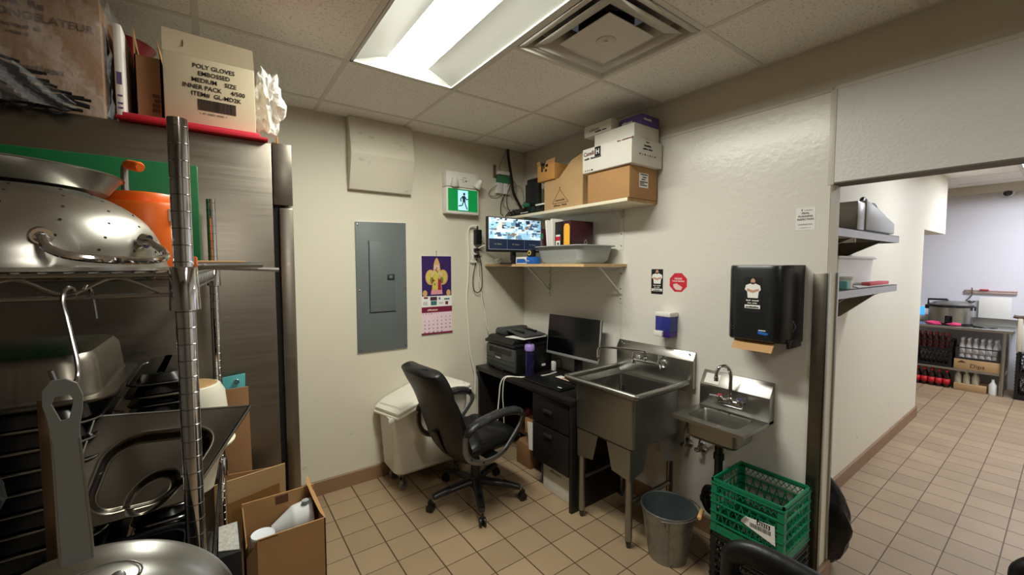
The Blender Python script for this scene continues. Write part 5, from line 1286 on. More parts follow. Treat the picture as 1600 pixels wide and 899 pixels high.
# ------------------------------------------------------------------ armchairs at the bottom edge of the view
def armchair(label, loc, rz):
    t = thing('armchair', label, 'chair', loc, rz)
    # local: +x forward
    MB().box((-.24, -.26, .38), (.26, .26, .47), bev=.03, seg=3).build('seat', M_leather, t, local=True, ang=60)
    b = MB(); b.grid(lambda u, v: (-.30 + .06*math.cos(2*PI*v) - .02*u, (u*2-1)*.25, .45 + .24*(.5+.5*math.sin(2*PI*v))), 12, 16); b.build('backrest', M_leather, t, local=True, ang=60)
    for s in (-1, 1):
        y = s*.30
        pts = smooth([(.30, y, .02), (.30, y, .30), (.295, y, .56), (.28, y, .615), (.235, y, .64), (.16, y, .642), (.02, y, .625), (-.14, y, .60), (-.26, y, .585), (-.31, y, .55), (-.33, y, .30), (-.34, y, .02)], 5)
        fl_ = MB().tube(pts, .021, n=14, flat=(1.25, .9), rs=[.023 + .014*max(0, math.sin(PI*min(1, max(0, (i-8)/(len(pts)-16))))) for i in range(len(pts))]); fl_.build('arm_loop', M_leather, t, local=True, ang=60)
        sp = MB().box((-.28, y-.012, .22), (.27, y+.012, .56), bev=.01)
        for v_ in sp.bm.verts: v_.co.y += .006*math.sin(v_.co.x*40)
        sp.build('side_panel', mat('crinkled_leather', (20, 20, 21), .3, bump=(26, 1.0, .02)), t, local=True, ang=60)
    b = MB().box((-.29, -.31, .30), (-.25, .31, .34), bev=.005).box((.24, -.31, .30), (.28, .31, .34), bev=.005).box((-.20, -.20, .34), (.20, .20, .385)); b.build('under_frame', M_black, t, local=True)
    return t
# ------------------------------------------------------------------ refrigerator
t = thing('refrigerator', 'tall stainless reach-in refrigerator seen from the side on the left', 'refrigerator', (-2.6, -.65, 0))
fy0, fy1 = -1.21, -.08
M_fr = mat('fridge_stainless', (150, 143, 132), .36, 1.0, vary=(3, .12), brushed=(3, 3, 140))
MB().box((-3.1, fy0, .13), (-2.178, fy1, 2.10), bev=.004).build('cabinet', M_fr, t)
MB().box((-2.176, fy0-.002, 1.862), (-2.108, fy1, 2.104), bev=.003).build('header_panel', M_fr, t)
MB().box((-2.179, fy0+.008, .14), (-2.150, fy1-.01, 1.862)).build('door_gasket', M_blackm, t)
for a, b_ in ((fy0, (fy0+fy1)/2-.003), ((fy0+fy1)/2+.003, fy1)):
    d = MB().box((-2.158, a, .16), (-2.108, b_, 1.853), bev=.006).build('door', M_fr, t)
    MB().tube([(-2.10, b_-.05, .95), (-2.075, b_-.05, .97), (-2.075, b_-.05, 1.25), (-2.10, b_-.05, 1.27)], .01, n=8).build('handle', M_chrome, d)
for x in (-3.02, -2.26):
    for y in (fy0+.1, fy1-.1): caster(t, x, y, .13, .055, M_black, M_chromed)

# ------------------------------------------------------------------ things on the refrigerator
FZ = 2.101
def wrapcarton():
    t = thing('wrapped_carton', 'large brown carton in torn clear film at the left end of the refrigerator top', 'box', (-2.82, -1.02, FZ))
    MB().box((-3.05, -1.19, FZ+.001), (-2.645, -.86, 2.48), bev=.005).build('carton', mat('dull_brown_card', (150, 116, 84), .85, vary=(7, .12)), t)
    for s, z, sz in (('TIRE EN', 2.40, .035), ('CONGELATEUR', 2.365, .035), ('THE FREEZER IS', 2.335, .016), ('KEEP FROZEN', 2.315, .016), ('EMPRESSABLE', 2.215, .028), ('A CONSOMMER', 2.19, .016), ('TEMPERATURE 100%', 2.168, .016)):
        (txt if s == 'CONGELATEUR' else blur)(s, sz*.92, (-2.89, -1.1915, z), RX, UZ, M_inkbr, t, bold=.0004)
    b = MB()
    rr = random.Random(3)
    b.grid(lambda u, v: (-3.06 + .43*u + rr.uniform(-.003, .003), -1.197 - .012*abs(math.sin(9*u+5*v)) - rr.uniform(0, .004), FZ+.0 + .395*v), 26, 18)
    b.grid(lambda u, v: (-2.64 + .012*abs(math.sin(8*v+6*u)) + rr.uniform(0, .006), -1.20 + .34*u, FZ + .01 + .39*v), 14, 18)
    b.grid(lambda u, v: (-3.06 + .44*u, -1.21 + .36*v, 2.487 + .028*abs(math.sin(7*u+4*v)) + rr.uniform(0, .006)), 26, 12)
    b.build('clear_film', M_clear, t, ang=8)
wrapcarton()
tag(MB().box((-2.621, -1.17, FZ+.001), (-2.598, -.90, 2.43), bev=.008).build('white_sack', M_whites), 'upright white printed sack squeezed beside the film wrapped carton', 'sack')
o = bpy.data.objects['white_sack']
b = MB(); 
for z in (2.15, 2.165, 2.19, 2.23): b.box((-2.616, -1.1712, z), (-2.603, -1.1702, z+.006 if z < 2.2 else z+.04))
b.build('printing', mat('violet_ink', (90, 80, 120), .7), o)
b = MB(); rr = random.Random(11)
for k in range(46):
    x = -2.93+rr.uniform(0, .16); z = 2.115+rr.uniform(0, .16)*(1-(x+2.93)/.19); a = rr.uniform(-.9, .2)
    b.tube(smooth([(x, -1.225, z), (x+.05*math.cos(a), -1.235+rr.uniform(-.006, .006), z+.05*math.sin(a)), (x+.10*math.cos(a), -1.225, max(2.108, z+.09*math.sin(a)))], 3), .0048, n=5)
tag(b.build('black_cutlery', M_black, ang=40), 'black plastic cutlery bagged at the left end of the refrigerator top', 'cutlery', kind='stuff')
b = MB(); b.grid(lambda u, v: (-2.96 + .26*u, -1.25 + .008*math.sin(17*u+9*v), FZ+.002 + (.20*(1-.93*u**1.1)+.004)*v), 20, 12)
b.grid(lambda u, v: (-2.96 + .26*u, -1.25 + .045*v, FZ+.002 + (.20*(1-.93*u**1.1)+.004)), 20, 4)
tag(b.build('clear_bag', M_clear, ang=8), 'clear bag holding the black cutlery beside the film wrapped carton', 'bag')
b = MB().lathe([(0, 0), (.06, 0), (.10, .05), (.104, .055), (.095, .052), (.056, .006), (0, .006)], n=28, c=(-2.47, -.92, 2.36), M=None)
tag(MB().box((-2.78, -.84, FZ+.001), (-2.56, -.64, 2.42), bev=.02).build('black_bag', mat('dark_film', (26, 26, 30), .3, bump=(16, .9, .03))), 'dark film bundle in the shadow behind the brown flap carton', 'bag')
tag(MB().lathe([(0, 0), (.06, 0), (.11, .10), (.118, .105), (.105, .10), (.055, .006), (0, .006)], n=28, c=(-2.66, -.74, 2.4215)).build('red_bowl', mat('dark_red_plastic', (140, 20, 34), .35)), 'dark red bowl at the back of the refrigerator top', 'bowl')
t = thing('cardboard_box', 'narrow brown carton with upright flaps left of the poly gloves carton', 'box', (-2.53, -1.0, FZ))
b = MB(); X0, X1, Y0, Y1, ZT = -2.575, -2.503, -1.12, -.86, 2.36
b.box((X0, Y0, FZ+.001), (X1, Y0+.004, ZT)).box((X0, Y1-.004, FZ+.001), (X1, Y1, ZT)).box((X0, Y0, FZ+.001), (X0+.004, Y1, ZT)).box((X1-.004, Y0, FZ+.001), (X1, Y1, ZT)).box((X0, Y0, FZ+.001), (X1, Y1, FZ+.005)); b.build('carton', M_cardk, t)
MB().prism([(X0, Y0, ZT), (X0, Y1, ZT), (X0-.01, Y1-.02, ZT+.08), (X0-.004, Y0+.03, ZT+.10)], (.003, 0, 0)).build('flap', M_card, t)
MB().prism([(X1, Y0, ZT), (X1, Y1, ZT), (X1-.006, Y1-.02, ZT+.08), (X1-.01, Y0+.02, ZT+.07)], (-.003, 0, 0)).build('flap', M_card, t)
MB().prism([(X0+.005, Y1-.004, ZT-.03), (X1-.005, Y1-.004, ZT-.03), (X1-.008, Y1-.02, ZT+.03), (X0+.008, Y1-.02, ZT+.03)], (0, .003, 0)).build('flap', M_card2, t)
blur('ITEM', .03, (X1-.008, Y0-.001, 2.17), UZ, (-1, 0, 0), M_inkbr, t)
t = thing('poly_gloves_box', 'cream carton lettered POLY GLOVES on the right end of the refrigerator top', 'box', (-2.36, -1.0, FZ), rot=(0, 0, 0))
GX0, GX1, GY = -2.497, -2.222, -1.155
GZ = 2.128
M_crm = mat('cream_card', (206, 194, 164), .85, vary=(6, .07))
MB().box((GX0, GY, GZ), (GX1, -.90, 2.385), bev=.003).build('carton', M_crm, t)
MB().prism([(GX0, GY, 2.384), (GX1, GY, 2.384), (GX1-.004, GY-.012, 2.452), (GX0+.002, GY-.012, 2.458)], (0, .003, 0)).build('front_flap', M_crm, t)
for s, z, sz, x in (('POLY GLOVES', 2.346, .022, .5), ('EMBOSSED', 2.321, .022, .5), ('MEDIUM    SIZE', 2.296, .022, .5), ('INNER PACK     4/500', 2.271, .022, .5), ('ITEM#  GL-MD2K', 2.246, .022, .52)):
    txt(s, sz, (GX0+.275*x+.01, GY-.0012, z), RX, UZ, M_ink, t, align='CENTER', bold=.0003, sx=.92)
txt('J', .026, (GX0+.055, GY-.0075, 2.412), RX, UZ, M_inkbr, t, bold=.0003)
b = MB(); u = GX0+.095; rr = random.Random(8)
while u < GX0+.21:
    w_ = rr.choice((.0008, .0014, .0022)); b.box((u, GY-.0012, 2.196), (u+w_, GY-.0004, 2.236)); u += w_+rr.choice((.0009, .0014))
b.build('barcode', M_ink, t)
txt('1  07  02839  03002  7', .009, (GX0+.10, GY-.0012, 2.182), RX, UZ, M_ink, t)
# red tray pack
t = thing('red_cutting_mat', 'flat red board lying slanted under the cream carton, poking out over the refrigerator edge', 'board', (-2.39, -1.1, FZ))
b = MB(); b.prism([(-2.615, -1.235, 2.102), (-2.19, -1.235, 2.102), (-2.17, -.93, 2.102), (-2.59, -.93, 2.102)], (0, 0, .011), bev=.002); b.build('board', M_red, t)
t = thing('red_cutting_mat', 'thick red board directly under the cream carton', 'board', (-2.39, -1.1, FZ))
b = MB(); b.prism([(-2.60, -1.225, 2.1135), (-2.215, -1.225, 2.1135), (-2.20, -.93, 2.1135), (-2.575, -.93, 2.1135)], (0, 0, .0135), bev=.002); b.build('board', mat('light_red_plastic', (222, 62, 80), .35), t)
crumple('plastic_bag', 'crumpled milky plastic bag sticking out behind the cream carton near the ceiling', (-2.17, -.98, 2.335), .095, M_bag, 'bag', 21, (.62, .9, 1.2), 4, .5)
tag(MB().prism([(-2.145, -1.12, FZ+.001), (-2.145, -1.03, FZ+.001), (-2.142, -1.04, 2.165), (-2.144, -1.10, 2.16)], (.003, 0, 0)).build('cardboard_flap', M_card), 'small loose cardboard flap standing at the right end of the refrigerator top', 'cardboard')

# ------------------------------------------------------------------ wire rack
t = thing('wire_rack', 'chrome wire shelving rack in the left foreground', 'rack', (-2.75, -1.8, 0))
RXR, RXL, RY0, RY1 = -2.412, -3.05, -2.27, -1.362
RXB = -2.376
CORN = ((RXR, RY0), (RXB, RY1), (RXL, RY0), (RXL, RY1))
def post(x, y, top=1.845):
    b = MB(); b.cyl((x, y, .03), (x, y, top), .0127, n=24)
    p = b.build('post', M_chrome, t)
    g_ = MB(); z = .08
    while z < top-.01: g_.lathe([(.0127, -.0009), (.01325, -.0004), (.01325, .0004), (.0127, .0009)], n=24, c=(x, y, z)); z += .0254
    o = g_.build('grooves', M_chromed, p); o['kind'] = 'stuff'
    MB().lathe([(0, 0), (.016, 0), (.018, .006), (.012, .012), (.008, .034), (0, .034)], n=16, c=(x, y, 0)).build('levelling_foot', M_dkgrey, p)
    return p
for x, y in CORN: post(x, y)
def wshelf(z, m):
    for x, y in CORN: MB().lathe([(.0135, -.036), (.0195, -.036), (.0195, -.030), (.0175, .028), (.0165, .03), (.0135, .03)], n=24, c=(x, y, z-.012)).build('collar', M_chrome, t)
    f = MB()
    zt, zb_ = z+.006, z-.024
    for y in (RY0, RY1):
        for zz in (zt, zb_): f.tube([(RXL, y, zz), (RXR if y == RY0 else RXB, y, zz)], .0032, n=8)
        n = 12; f.tube(smooth([(RXL+.03+(RXR-RXL-.06)*i/n, y, zt-.004 if i % 2 else zb_+.004) for i in range(n+1)], 5), .0024, n=6)
    for x in (RXL, RXR):
        x2 = x if x == RXL else RXB
        for zz in (zt, zb_): f.tube([(x, RY0, zz), (x2, RY1, zz)], .0032, n=8)
        n = 44; f.tube([(x+(x2-x)*i/n, RY0+.03+(RY1-RY0-.06)*i/n, zt-.002 if i % 2 else zb_+.002) for i in range(n+1)], .0022, n=5)
    fo = f.build('shelf_frame', m, t)
    w_ = MB()
    for i in range(27): x = RXL+.01+(RXR-RXL-.02)*i/26; w_.tube([(x, RY0, zt+.003), (x, RY1, zt+.003)], .0015, n=5)
    for y in (-2.05, -1.82, -1.59): w_.tube([(RXL, y, zt-.001), (RXR, y, zt-.001)], .0028, n=6)
    w_.build('shelf_wires', m, t)
M_epoxy = mat('black_epoxy_wire', (20, 20, 21), .35)
SZ = 1.604
wshelf(SZ, M_chromed); wshelf(.94, M_epoxy); wshelf(.25, M_epoxy)
TOP = SZ+.0115

# on the top shelf
def colander():
    c = (-2.645, -2.035, TOP)
    t = thing('colander', 'large stainless colander turned upside down on the top rack shelf', 'colander', c)
    pr_ = [(.206, .0), (.206, .006), (.199, .006), (.197, .012), (.190, .046), (.170, .086), (.135, .117), (.10, .1335), (.085, .136), (.0, .137)]
    prs = [(p.x, p.z) for p in smooth([(r, 0, z) for r, z in pr_[3:]], 4)]
    b = MB().lathe(pr_[:3]+prs, n=72, c=(0, 0, 0)); b.build('bowl', mat('worn_stainless_bowl', (172, 170, 162), .3, 1.0, vary=(7, .2), bump=(9, .12, .004)), t, local=True, ang=50)
    h = MB()
    for r_i, (rr_, zz_) in enumerate(((.1935, .033), (.187, .053), (.176, .077), (.158, .099), (.133, .118), (.106, .1315))):
        nn = 22 - 2*r_i
        for k in range(nn):
            a = 2*PI*(k+.5*(r_i % 2))/nn; nx = math.cos(a); ny = math.sin(a); tl = (zz_/.137)**2.2*1.25
            d = Vector((nx*math.cos(tl), ny*math.cos(tl), math.sin(tl))); p = Vector((nx*rr_, ny*rr_, zz_))
            h.cyl(p-d*.003, p+d*.0007, .0021, n=8)
    h.build('drain_holes', M_blackm, t, local=True)
    for a0 in (math.radians(-47), math.radians(133)):
        def pp(da, r_, z): return (math.cos(a0+da)*r_, math.sin(a0+da)*r_, z)
        hb = MB().tube(smooth([pp(-.36, .196, .052), pp(-.36, .208, .046), pp(-.35, .225, .032), pp(-.27, .238, .022), pp(-.1, .247, .017), pp(.1, .247, .017), pp(.27, .238, .022), pp(.35, .225, .032), pp(.36, .208, .046), pp(.36, .196, .052)], 5), .0062, n=10)
        for s in (-1, 1): hb.cyl(pp(s*.36, .19, .053), pp(s*.36, .2, .05), .012, n=12)
        hb.build('loop_handle', M_chrome, t, local=True)
colander()
b = MB().lathe([(0, 0), (.11, 0), (.135, .006), (.15, .028), (.156, .036), (.16, .0365), (.156, .039), (.148, .03), (.133, .009), (.12, .003), (0, .003)], n=64, M=Matrix.Translation((-2.672, -1.965, TOP+.141)) @ Matrix.Rotation(.015, 4, 'Y'))
tag(b.build('steel_dish', M_ssh), 'shallow stainless dish lying on top of the upturned colander', 'dish')
t = thing('salad_spinner', 'orange drum with a chrome crank behind the colander on the top rack shelf', 'crank drum', (-2.51, -1.68, TOP))
oc = (-2.517, -1.66, TOP)
MB().lathe([(0, 0), (.085, 0), (.092, .02), (.092, .155), (.088, .165), (0, .165)], n=40, c=oc).build('drum', M_orange, t)
MB().lathe([(.0, .166), (.07, .166), (.07, .184), (.066, .19), (0, .191)], n=40, c=oc).build('lid', M_orange, t)
MB().lathe([(.055, .19), (.05, .192), (0, .1925)], n=30, c=oc).build('hub', M_alu, t)
MB().tube(smooth([(oc[0]-.028, oc[1]-.03, TOP+.18), (oc[0]-.028, oc[1]-.03, TOP+.235), (oc[0]-.026, oc[1]-.031, TOP+.252), (oc[0]-.018, oc[1]-.038, TOP+.256)], 5), .0072, n=12).build('crank', M_alu, t)
MB().tube([(oc[0]-.022, oc[1]-.034, TOP+.256), (oc[0]-.016, oc[1]-.042, TOP+.255), (oc[0]+.004, oc[1]-.085, TOP+.245), (oc[0]+.008, oc[1]-.092, TOP+.243)], .0125, n=14, rs=[.010, .0125, .0125, .009]).build('crank_grip', M_orange, t)
MB().box((oc[0]+.055, oc[1]-.075, TOP+.12), (oc[0]+.07, oc[1]-.06, TOP+.15)).build('label', M_paper, t)
t = thing('cutting_board', 'large green cutting board standing behind the colander against the refrigerator', 'cutting board', (-2.66, -1.38, TOP))
b = MB().box((-2.93, -1.398, TOP+.001), (-2.407, -1.385, 1.945), bev=.004); b.build('board', mat('green_board', (18, 112, 62), .45, bump=(150, .1, .001)), t)
# skewers poking out past the post
t = thing('grill_scraper', 'orange tipped scraper with steel and wooden rods poking out past the front post', 'scraper', (-2.37, -2.12, 1.62))
b = MB().box((-2.412, -2.166, TOP+.001), (-2.398, -2.14, TOP+.024), bev=.002); b.build('orange_end', M_orange, t)
MB().tube([(-2.404, -2.153, TOP+.0085), (-2.298, -2.155, TOP+.0095)], .0056, n=10).build('steel_rod', M_alu, t)
MB().tube([(-2.404, -2.132, TOP+.006), (-2.268, -2.125, TOP-.0005)], .0042, n=10).build('thin_rod', M_alu, t)
MB().tube([(-2.41, -2.10, TOP+.0125), (-2.322, -2.10, TOP+.0125)], .0055, n=10).build('wooden_rod', M_wood, t)
t['label'] = 'orange tipped scraper with steel and wooden rods poking out past the front post'

# hanging on the front rail
def hook(label, x, y, pts, r):
    b = MB().tube(smooth([(x+a, y+c_, z) for a, c_, z in pts], 5), r, n=10); return tag(b.build('hook', M_chromed), label, 'hook')
hook('long bent steel hook hanging from the front rail of the rack holding the pan', -2.53, -2.27, [(-.002, .014, 1.575), (-.004, .013, 1.590), (-.005, .0, 1.594), (-.007, -.014, 1.590), (-.008, -.02, 1.575), (-.004, -.026, 1.555), (.002, -.034, 1.52), (.006, -.040, 1.495), (.006, -.046, 1.476), (.001, -.062, 1.470), (-.006, -.074, 1.478), (-.010, -.078, 1.496)], .0027)
hook('second steel hook tip behind the long hook on the rack rail', -2.519, -2.27, [(0, -.012, 1.590), (.001, .0, 1.595), (.002, .014, 1.588), (.0035, .018, 1.572), (.005, .019, 1.548)], .0022)
def frying_pan():
    t = thing('frying_pan', 'steel frying pan with a long flat grey handle hanging from the hook on the rack', 'frying pan', (-2.53, -2.325, .92))
    cx, cy, cz = -2.522, -2.325, 1.096; R_ = .16
    Mx = Matrix.Translation((cx, cy, cz)) @ Matrix.Rotation(.10, 4, 'X') @ Matrix.Rotation(PI/2, 4, 'X')   # local z -> -y (towards the viewer)
    pr_ = [(0, .036), (.105, .036), (.126, .030), (.142, .012), (.150, .002), (.158, -.002), (.1625, -.001), (.160, .002), (.153, .006), (.146, .016), (.130, .034), (.106, .0395), (0, .0395)]
    MB().lathe(pr_, n=90, M=Mx).build('pan', mat('satin_pan_steel', (178, 180, 174), .3, 1.0, brushed=(8, 90, 8)), t, ang=45)
    # handle: flat tapered bar with an eye, behind the rim
    def hp(u, v, d=0): return Mx @ Vector((u, v, d))
    b = MB(); w0, w1 = .0145, .0118
    out = [(-w0-.005, .150), (-w0-.005, .19), (-w1-.005, .322), (-.0185, .347), (-.0215, .365), (-.0205, .383), (-.013, .394), (-.001, .395), (.0085, .388), (.0125, .372), (.011, .354), (.0075, .334), (w1-.005, .322), (w0-.005, .19), (w0-.005, .150)]
    inn = [(-.0115, .374), (.0015, .375), (.0045, .367), (-.001, .344), (-.008, .343), (-.0145, .365)]
    # bar with hole: bridge the two loops
    import itertools
    from mathutils.geometry import tessellate_polygon
    loops = [[Vector((x, y, 0)) for x, y in out], [Vector((x, y, 0)) for x, y in inn[::-1]]]
    tris = tessellate_polygon(loops); flat_ = [p for l in loops for p in l]
    for dz, flip in ((.0075, False), (.004, True)):
        vs = [b.bm.verts.new(hp(p.x, p.y, dz)) for p in flat_]
        for tr_ in tris:
            b.bm.faces.new([vs[i] for i in (tr_ if not flip else tr_[::-1])])
        if not flip: va = vs
    n1 = len(out)
    for lo_, n_ in ((0, n1), (n1, len(inn))):
        for i in range(n_):
            a, c_ = lo_+i, lo_+(i+1) % n_
            b.bm.faces.new((va[a], va[c_], vs[c_], vs[a]))
    ho_ = b.build('handle', M_aludk, t)
    b = MB()
    for s in (-1, 1): b.tube([hp(s*w0-.005, .155, .0075), hp(s*w0-.005, .19, .0075), hp(s*w1-.005, .318, .0075)], .0014, n=6)
    b.build('handle_edge', M_alu, ho_)
    b = MB(); 
    pl2 = [hp(.02+.035*math.cos(a), .118+.022*math.sin(a), -.0) for a in [2*PI*k/20 for k in range(20)]]
    b.tube([Mx @ Vector((.016+.042*math.cos(a_), .133+.013*math.sin(a_), .0325-.0135*math.sin(a_))) for a_ in [2*PI*k/28 for k in range(28)]], .0012, n=5, closed=True)
    for u in (-.012, .034):
        q = Vector((u, .131, .0335)); b.lathe([(0, 0), (.0085, 0), (.0075, .0025), (.004, .0045), (0, .005)], n=16, M=Mx @ Matrix.Translation(q) @ Matrix.Rotation(-.75, 4, 'X'))
    b.build('rivets', M_alu, t)
frying_pan()
# a second handle behind the first
t = thing('frying_pan', 'second pan whose narrow handle edge shows behind the grey one', 'frying pan', (-2.55, -2.235, .95))
MB().box((-2.566, -2.295, 1.17), (-2.556, -2.290, 1.45), bev=.001).build('handle', mat('brown_steel', (120, 96, 78), .4, .7), t)
MB().lathe([(0, -.022), (.09, -.022), (.112, .0), (.114, .001), (.09, -.025), (0, -.025)], n=48, M=Matrix.Translation((-2.55, -2.292, 1.085)) @ Matrix.Rotation(PI/2, 4, 'X')).build('pan', M_blackm, t)

# stacked pans on the middle shelf
Z3 = .9525
M_dkpan = mat('black_coated_pan', (74, 74, 74), .24, 1.0)
def sheetpan(nm, label, x0, x1, y0, y1, z, m, group, hh=.03):
    b = MB(); n0 = 6
    rings = []
    for (ins, dz) in ((0, .0), (.0, .003), (.012, .004), (.020, hh), (.03, hh+.001)):
        rings.append([Vector(p) for p in rect_ring(x0+ins, y0+ins, x1-ins, y1-ins, z+dz, .03)])
    rings = rings[:]
    loft(b, rings, cap0=False, cap1=True)
    b.tube([Vector((p.x, p.y, z+.0022)) for p in rect_ring(x0, y0, x1, y1, 0, .03)], .0022, n=6, closed=True, mi=1)
    return tag(b.build(nm, [m, M_chromed]), label, 'pan', group)
n_a = 13
for k in range(n_a):
    z = Z3 + .002 + k*.0335
    sheetpan('baking_pan', 'black baking pan upturned in the left stack under the deep steel pan', -2.99, -2.545 - .004*(k % 3), -2.10, -1.80, z, M_dkpan, 'black baking pans in the left stack', .03)
n_b = 20
for k in range(n_b):
    z = Z3 + .002 + k*.0222
    sheetpan('baking_tray', 'black baking tray upturned in the right stack behind the front post', -2.53+.003*(k % 2), -2.425 + .004*(k % 2), -1.98+.012*(k % 2), -1.70, z, M_dkpan, 'black baking trays in the right stack', .019)
t = thing('steam_pan', 'deep stainless steam pan turned upside down on the left stack of pans', 'pan', (-2.75, -1.93, 1.39))
zt_ = Z3+.002+n_a*.0335+.003
b = MB()
rg = [(0, 0), (0, .004), (.018, .005), (.02, .012), (.025, .064), (.033, .077), (.055, .082)]
loft(b, [rect_ring(-3.0+i, -2.11+i, -2.525-i, -1.77-i, zt_+dz, .045, n=8) for i, dz in rg], cap0=False, cap1=True); b.build('pan_body', M_ssd, t, thick=.001)
# tilted tray with two wells
t = thing('dished_tray', 'tilted steel tray with a large rounded well leaning in front of the stacked pans', 'tray', (-2.45, -2.0, 1.17))
TLp, TRp, BLp, BRp = Vector((-2.560, -2.04, 1.350)), Vector((-2.318, -1.985, 1.305)), Vector((-2.588, -2.17, 1.235)), Vector((-2.425, -2.12, 1.175))
BLp = Vector((-2.592, -2.165, 1.20)); BRp = Vector((-2.432, -2.08, 1.165))
nT = (TRp-TLp).cross(BLp-TLp).normalized()
if nT.y > 0: nT = -nT
def sdr(x, y, cx, cy, hx, hy, r):
    qx, qy = abs(x-cx)-hx+r, abs(y-cy)-hy+r
    return min(max(qx, qy), 0) + math.hypot(max(qx, 0), max(qy, 0)) - r
def tray(u, v):
    p = TLp.lerp(TRp, u).lerp(BLp.lerp(BRp, u), v)
    d = sdr(u, v, .5, .56, .38, .36, .25); dep = 0
    k = min(1, max(0, -d/.07)); k = k*k*(3-2*k); dep = .022*k
    d2 = math.hypot((u-.62), (v-.80)*.85) - .20; k2 = min(1, max(0, -d2/.06)); k2 = k2*k2*(3-2*k2); dep += .014*k2
    d3 = math.hypot((u-.60), (v-.16)*.8) - .07; k3 = min(1, max(0, -d3/.05)); dep -= .012*k3*k
    return p - nT*dep
MB().grid(tray, 70, 60).build('tray_sheet', mat('dark_steel_tray', (88, 83, 75), .27, 1.0, vary=(9, .2)), t, thick=.0014, ang=80)
MB().tube([TLp, TRp], .0022, n=6).tube([TRp, BRp], .0042, n=8).tube([TLp, BLp], .0036, n=8).build('rolled_edge', M_chromed, t)
# black tote under it
t = thing('black_tote', 'black plastic tote on the middle rack shelf under the tilted tray', 'tote', (-2.5, -2.1, Z3))
b = rbox_open(MB(), (-2.63, -2.235, Z3+.001), (-2.43, -2.11, 1.135), .03, .004, taper=.01); b.build('tote_body', M_black, t)
MB().tube(rimpts(-2.634, -2.239, -2.426, -2.106, .03, 1.137), .005, closed=True, n=8).build('rim', M_black, t)
# white pots
t = thing('white_pot', 'white enamel pot turned upside down with a browned base behind the front post', 'pot', (-2.44, -1.56, 1.12))
pc = (-2.445, -1.56, 1.132)
MB().lathe([(.088, 0), (.09, .0), (.091, .06), (.086, .115), (.074, .138), (.066, .141)], n=44, c=pc).build('pot_wall', mat('white_enamel', (212, 208, 192), .3), t)
MB().lathe([(.068, .1405), (.062, .143), (0, .1435)], n=44, c=pc).build('pot_base', mat('browned_metal', (176, 140, 92), .4, .3, vary=(20, .2)), t)
tag(MB().lathe([(0, 0), (.05, 0), (.066, .08), (.09, .125), (.106, .132), (.108, .138), (.104, .142), (0, .142)], n=44, c=(-2.445, -1.56, Z3+.005)).build('white_bowl', mat('ivory_plastic', (220, 214, 190), .35)), 'white plastic bowl with a flared rim standing under the white pot', 'bowl')
# sheets leaning on the refrigerator
def sheet(name, label, pts, th, m, cat):
    b = MB(); b.prism([Vector(p) for p in pts], (0, th, 0), bev=.0008); return tag(b.build(name, m), label, cat)
sheet('cardboard_sheet', 'upright brown cardboard sheet leaning on the refrigerator side', [(-2.40, -1.30, .02), (-2.275, -1.30, .02), (-2.285, -1.262, 1.168), (-2.385, -1.262, 1.168)], .006, M_cardk, 'cardboard')
sheet('teal_board', 'teal board with a metal ring showing above the cardboard sheet', [(-2.37, -1.245, .95), (-2.30, -1.245, .95), (-2.292, -1.243, 1.215), (-2.415, -1.243, 1.205)], .006, mat('teal_board', (86, 170, 176), .5), 'board')
MB().tube([(-2.32+.007*math.cos(2*PI*k/16), -1.2465, 1.188+.007*math.sin(2*PI*k/16)) for k in range(16)], .003, n=6, closed=True).build('metal_ring', M_chrome, bpy.data.objects['teal_board'])
t = thing('flattened_carton', 'flattened brown carton with clear tape leaning low on the refrigerator side', 'cardboard', (-2.27, -1.33, 0))
MB().prism([(-2.40, -1.345, .02), (-2.18, -1.345, .02), (-2.178, -1.318, .862), (-2.40, -1.318, .845)], (0, .005, 0)).build('panel', M_card2, t)
MB().prism([(-2.40, -1.340, .02), (-2.182, -1.340, .02), (-2.182, -1.310, .852), (-2.385, -1.310, .87)], (0, .005, 0)).build('rear_panel', M_cardk, t)
MB().prism([(-2.39, -1.3382, .62), (-2.20, -1.3382, .63), (-2.20, -1.335, .80), (-2.38, -1.335, .77)], (0, .0008, 0)).build('tape', mat('brown_tape', (150, 112, 66), .18), t)
# open carton with jars in front
t = thing('jar_carton', 'open brown carton holding a round white lidded jar and a white jug', 'box', (-2.21, -1.53, 0))
X0, X1, Y0, Y1, ZT = -2.325, -2.10, -1.635, -1.435, .78
b = MB()
b.box((X0+.03, Y0, .44), (X1, Y0+.004, ZT)).box((X0, Y1-.004, .44), (X1, Y1, ZT+.028)).box((X1-.004, Y0, .44), (X1, Y1, ZT)).box((X0, Y0, .44), (X1, Y1, .444))
b.build('carton', M_card, t)
b = MB(); n_ = 9; rr = random.Random(5)
b.prism([(X0, Y0+.02, .444), (X0, Y1, .444), (X0, Y1, ZT+.02), (X0+.002, Y1-.06, ZT-.02), (X0+.004, Y0+.10, ZT-.06), (X0+.002, Y0+.05, ZT-.05), (X0+.008, Y0+.02, ZT-.015)], (.004, 0, 0))
b.prism([(X0+.03, Y0, .444), (X0, Y0+.02, .444), (X0+.002, Y0+.02, ZT-.06), (X0+.018, Y0-.004, ZT-.02), (X0+.03, Y0, ZT)], (.003, .003, 0)); b.build('torn_side', M_cardin, t)
MB().prism([(X1-.002, Y0, ZT), (X1-.002, Y1, ZT), (X1-.02, Y1+.01, ZT+.06), (X1-.028, Y1-.015, ZT+.052), (X1-.022, Y0+.11, ZT+.03), (X1-.012, Y0+.03, ZT+.008)], (.003, 0, 0)).build('flap', M_card, t)
b = MB(); b.box((-2.225, Y1-.0052, ZT-.008), (-2.185, Y1-.0042, ZT+.022)).build('printed_mark', M_inkbr, t)
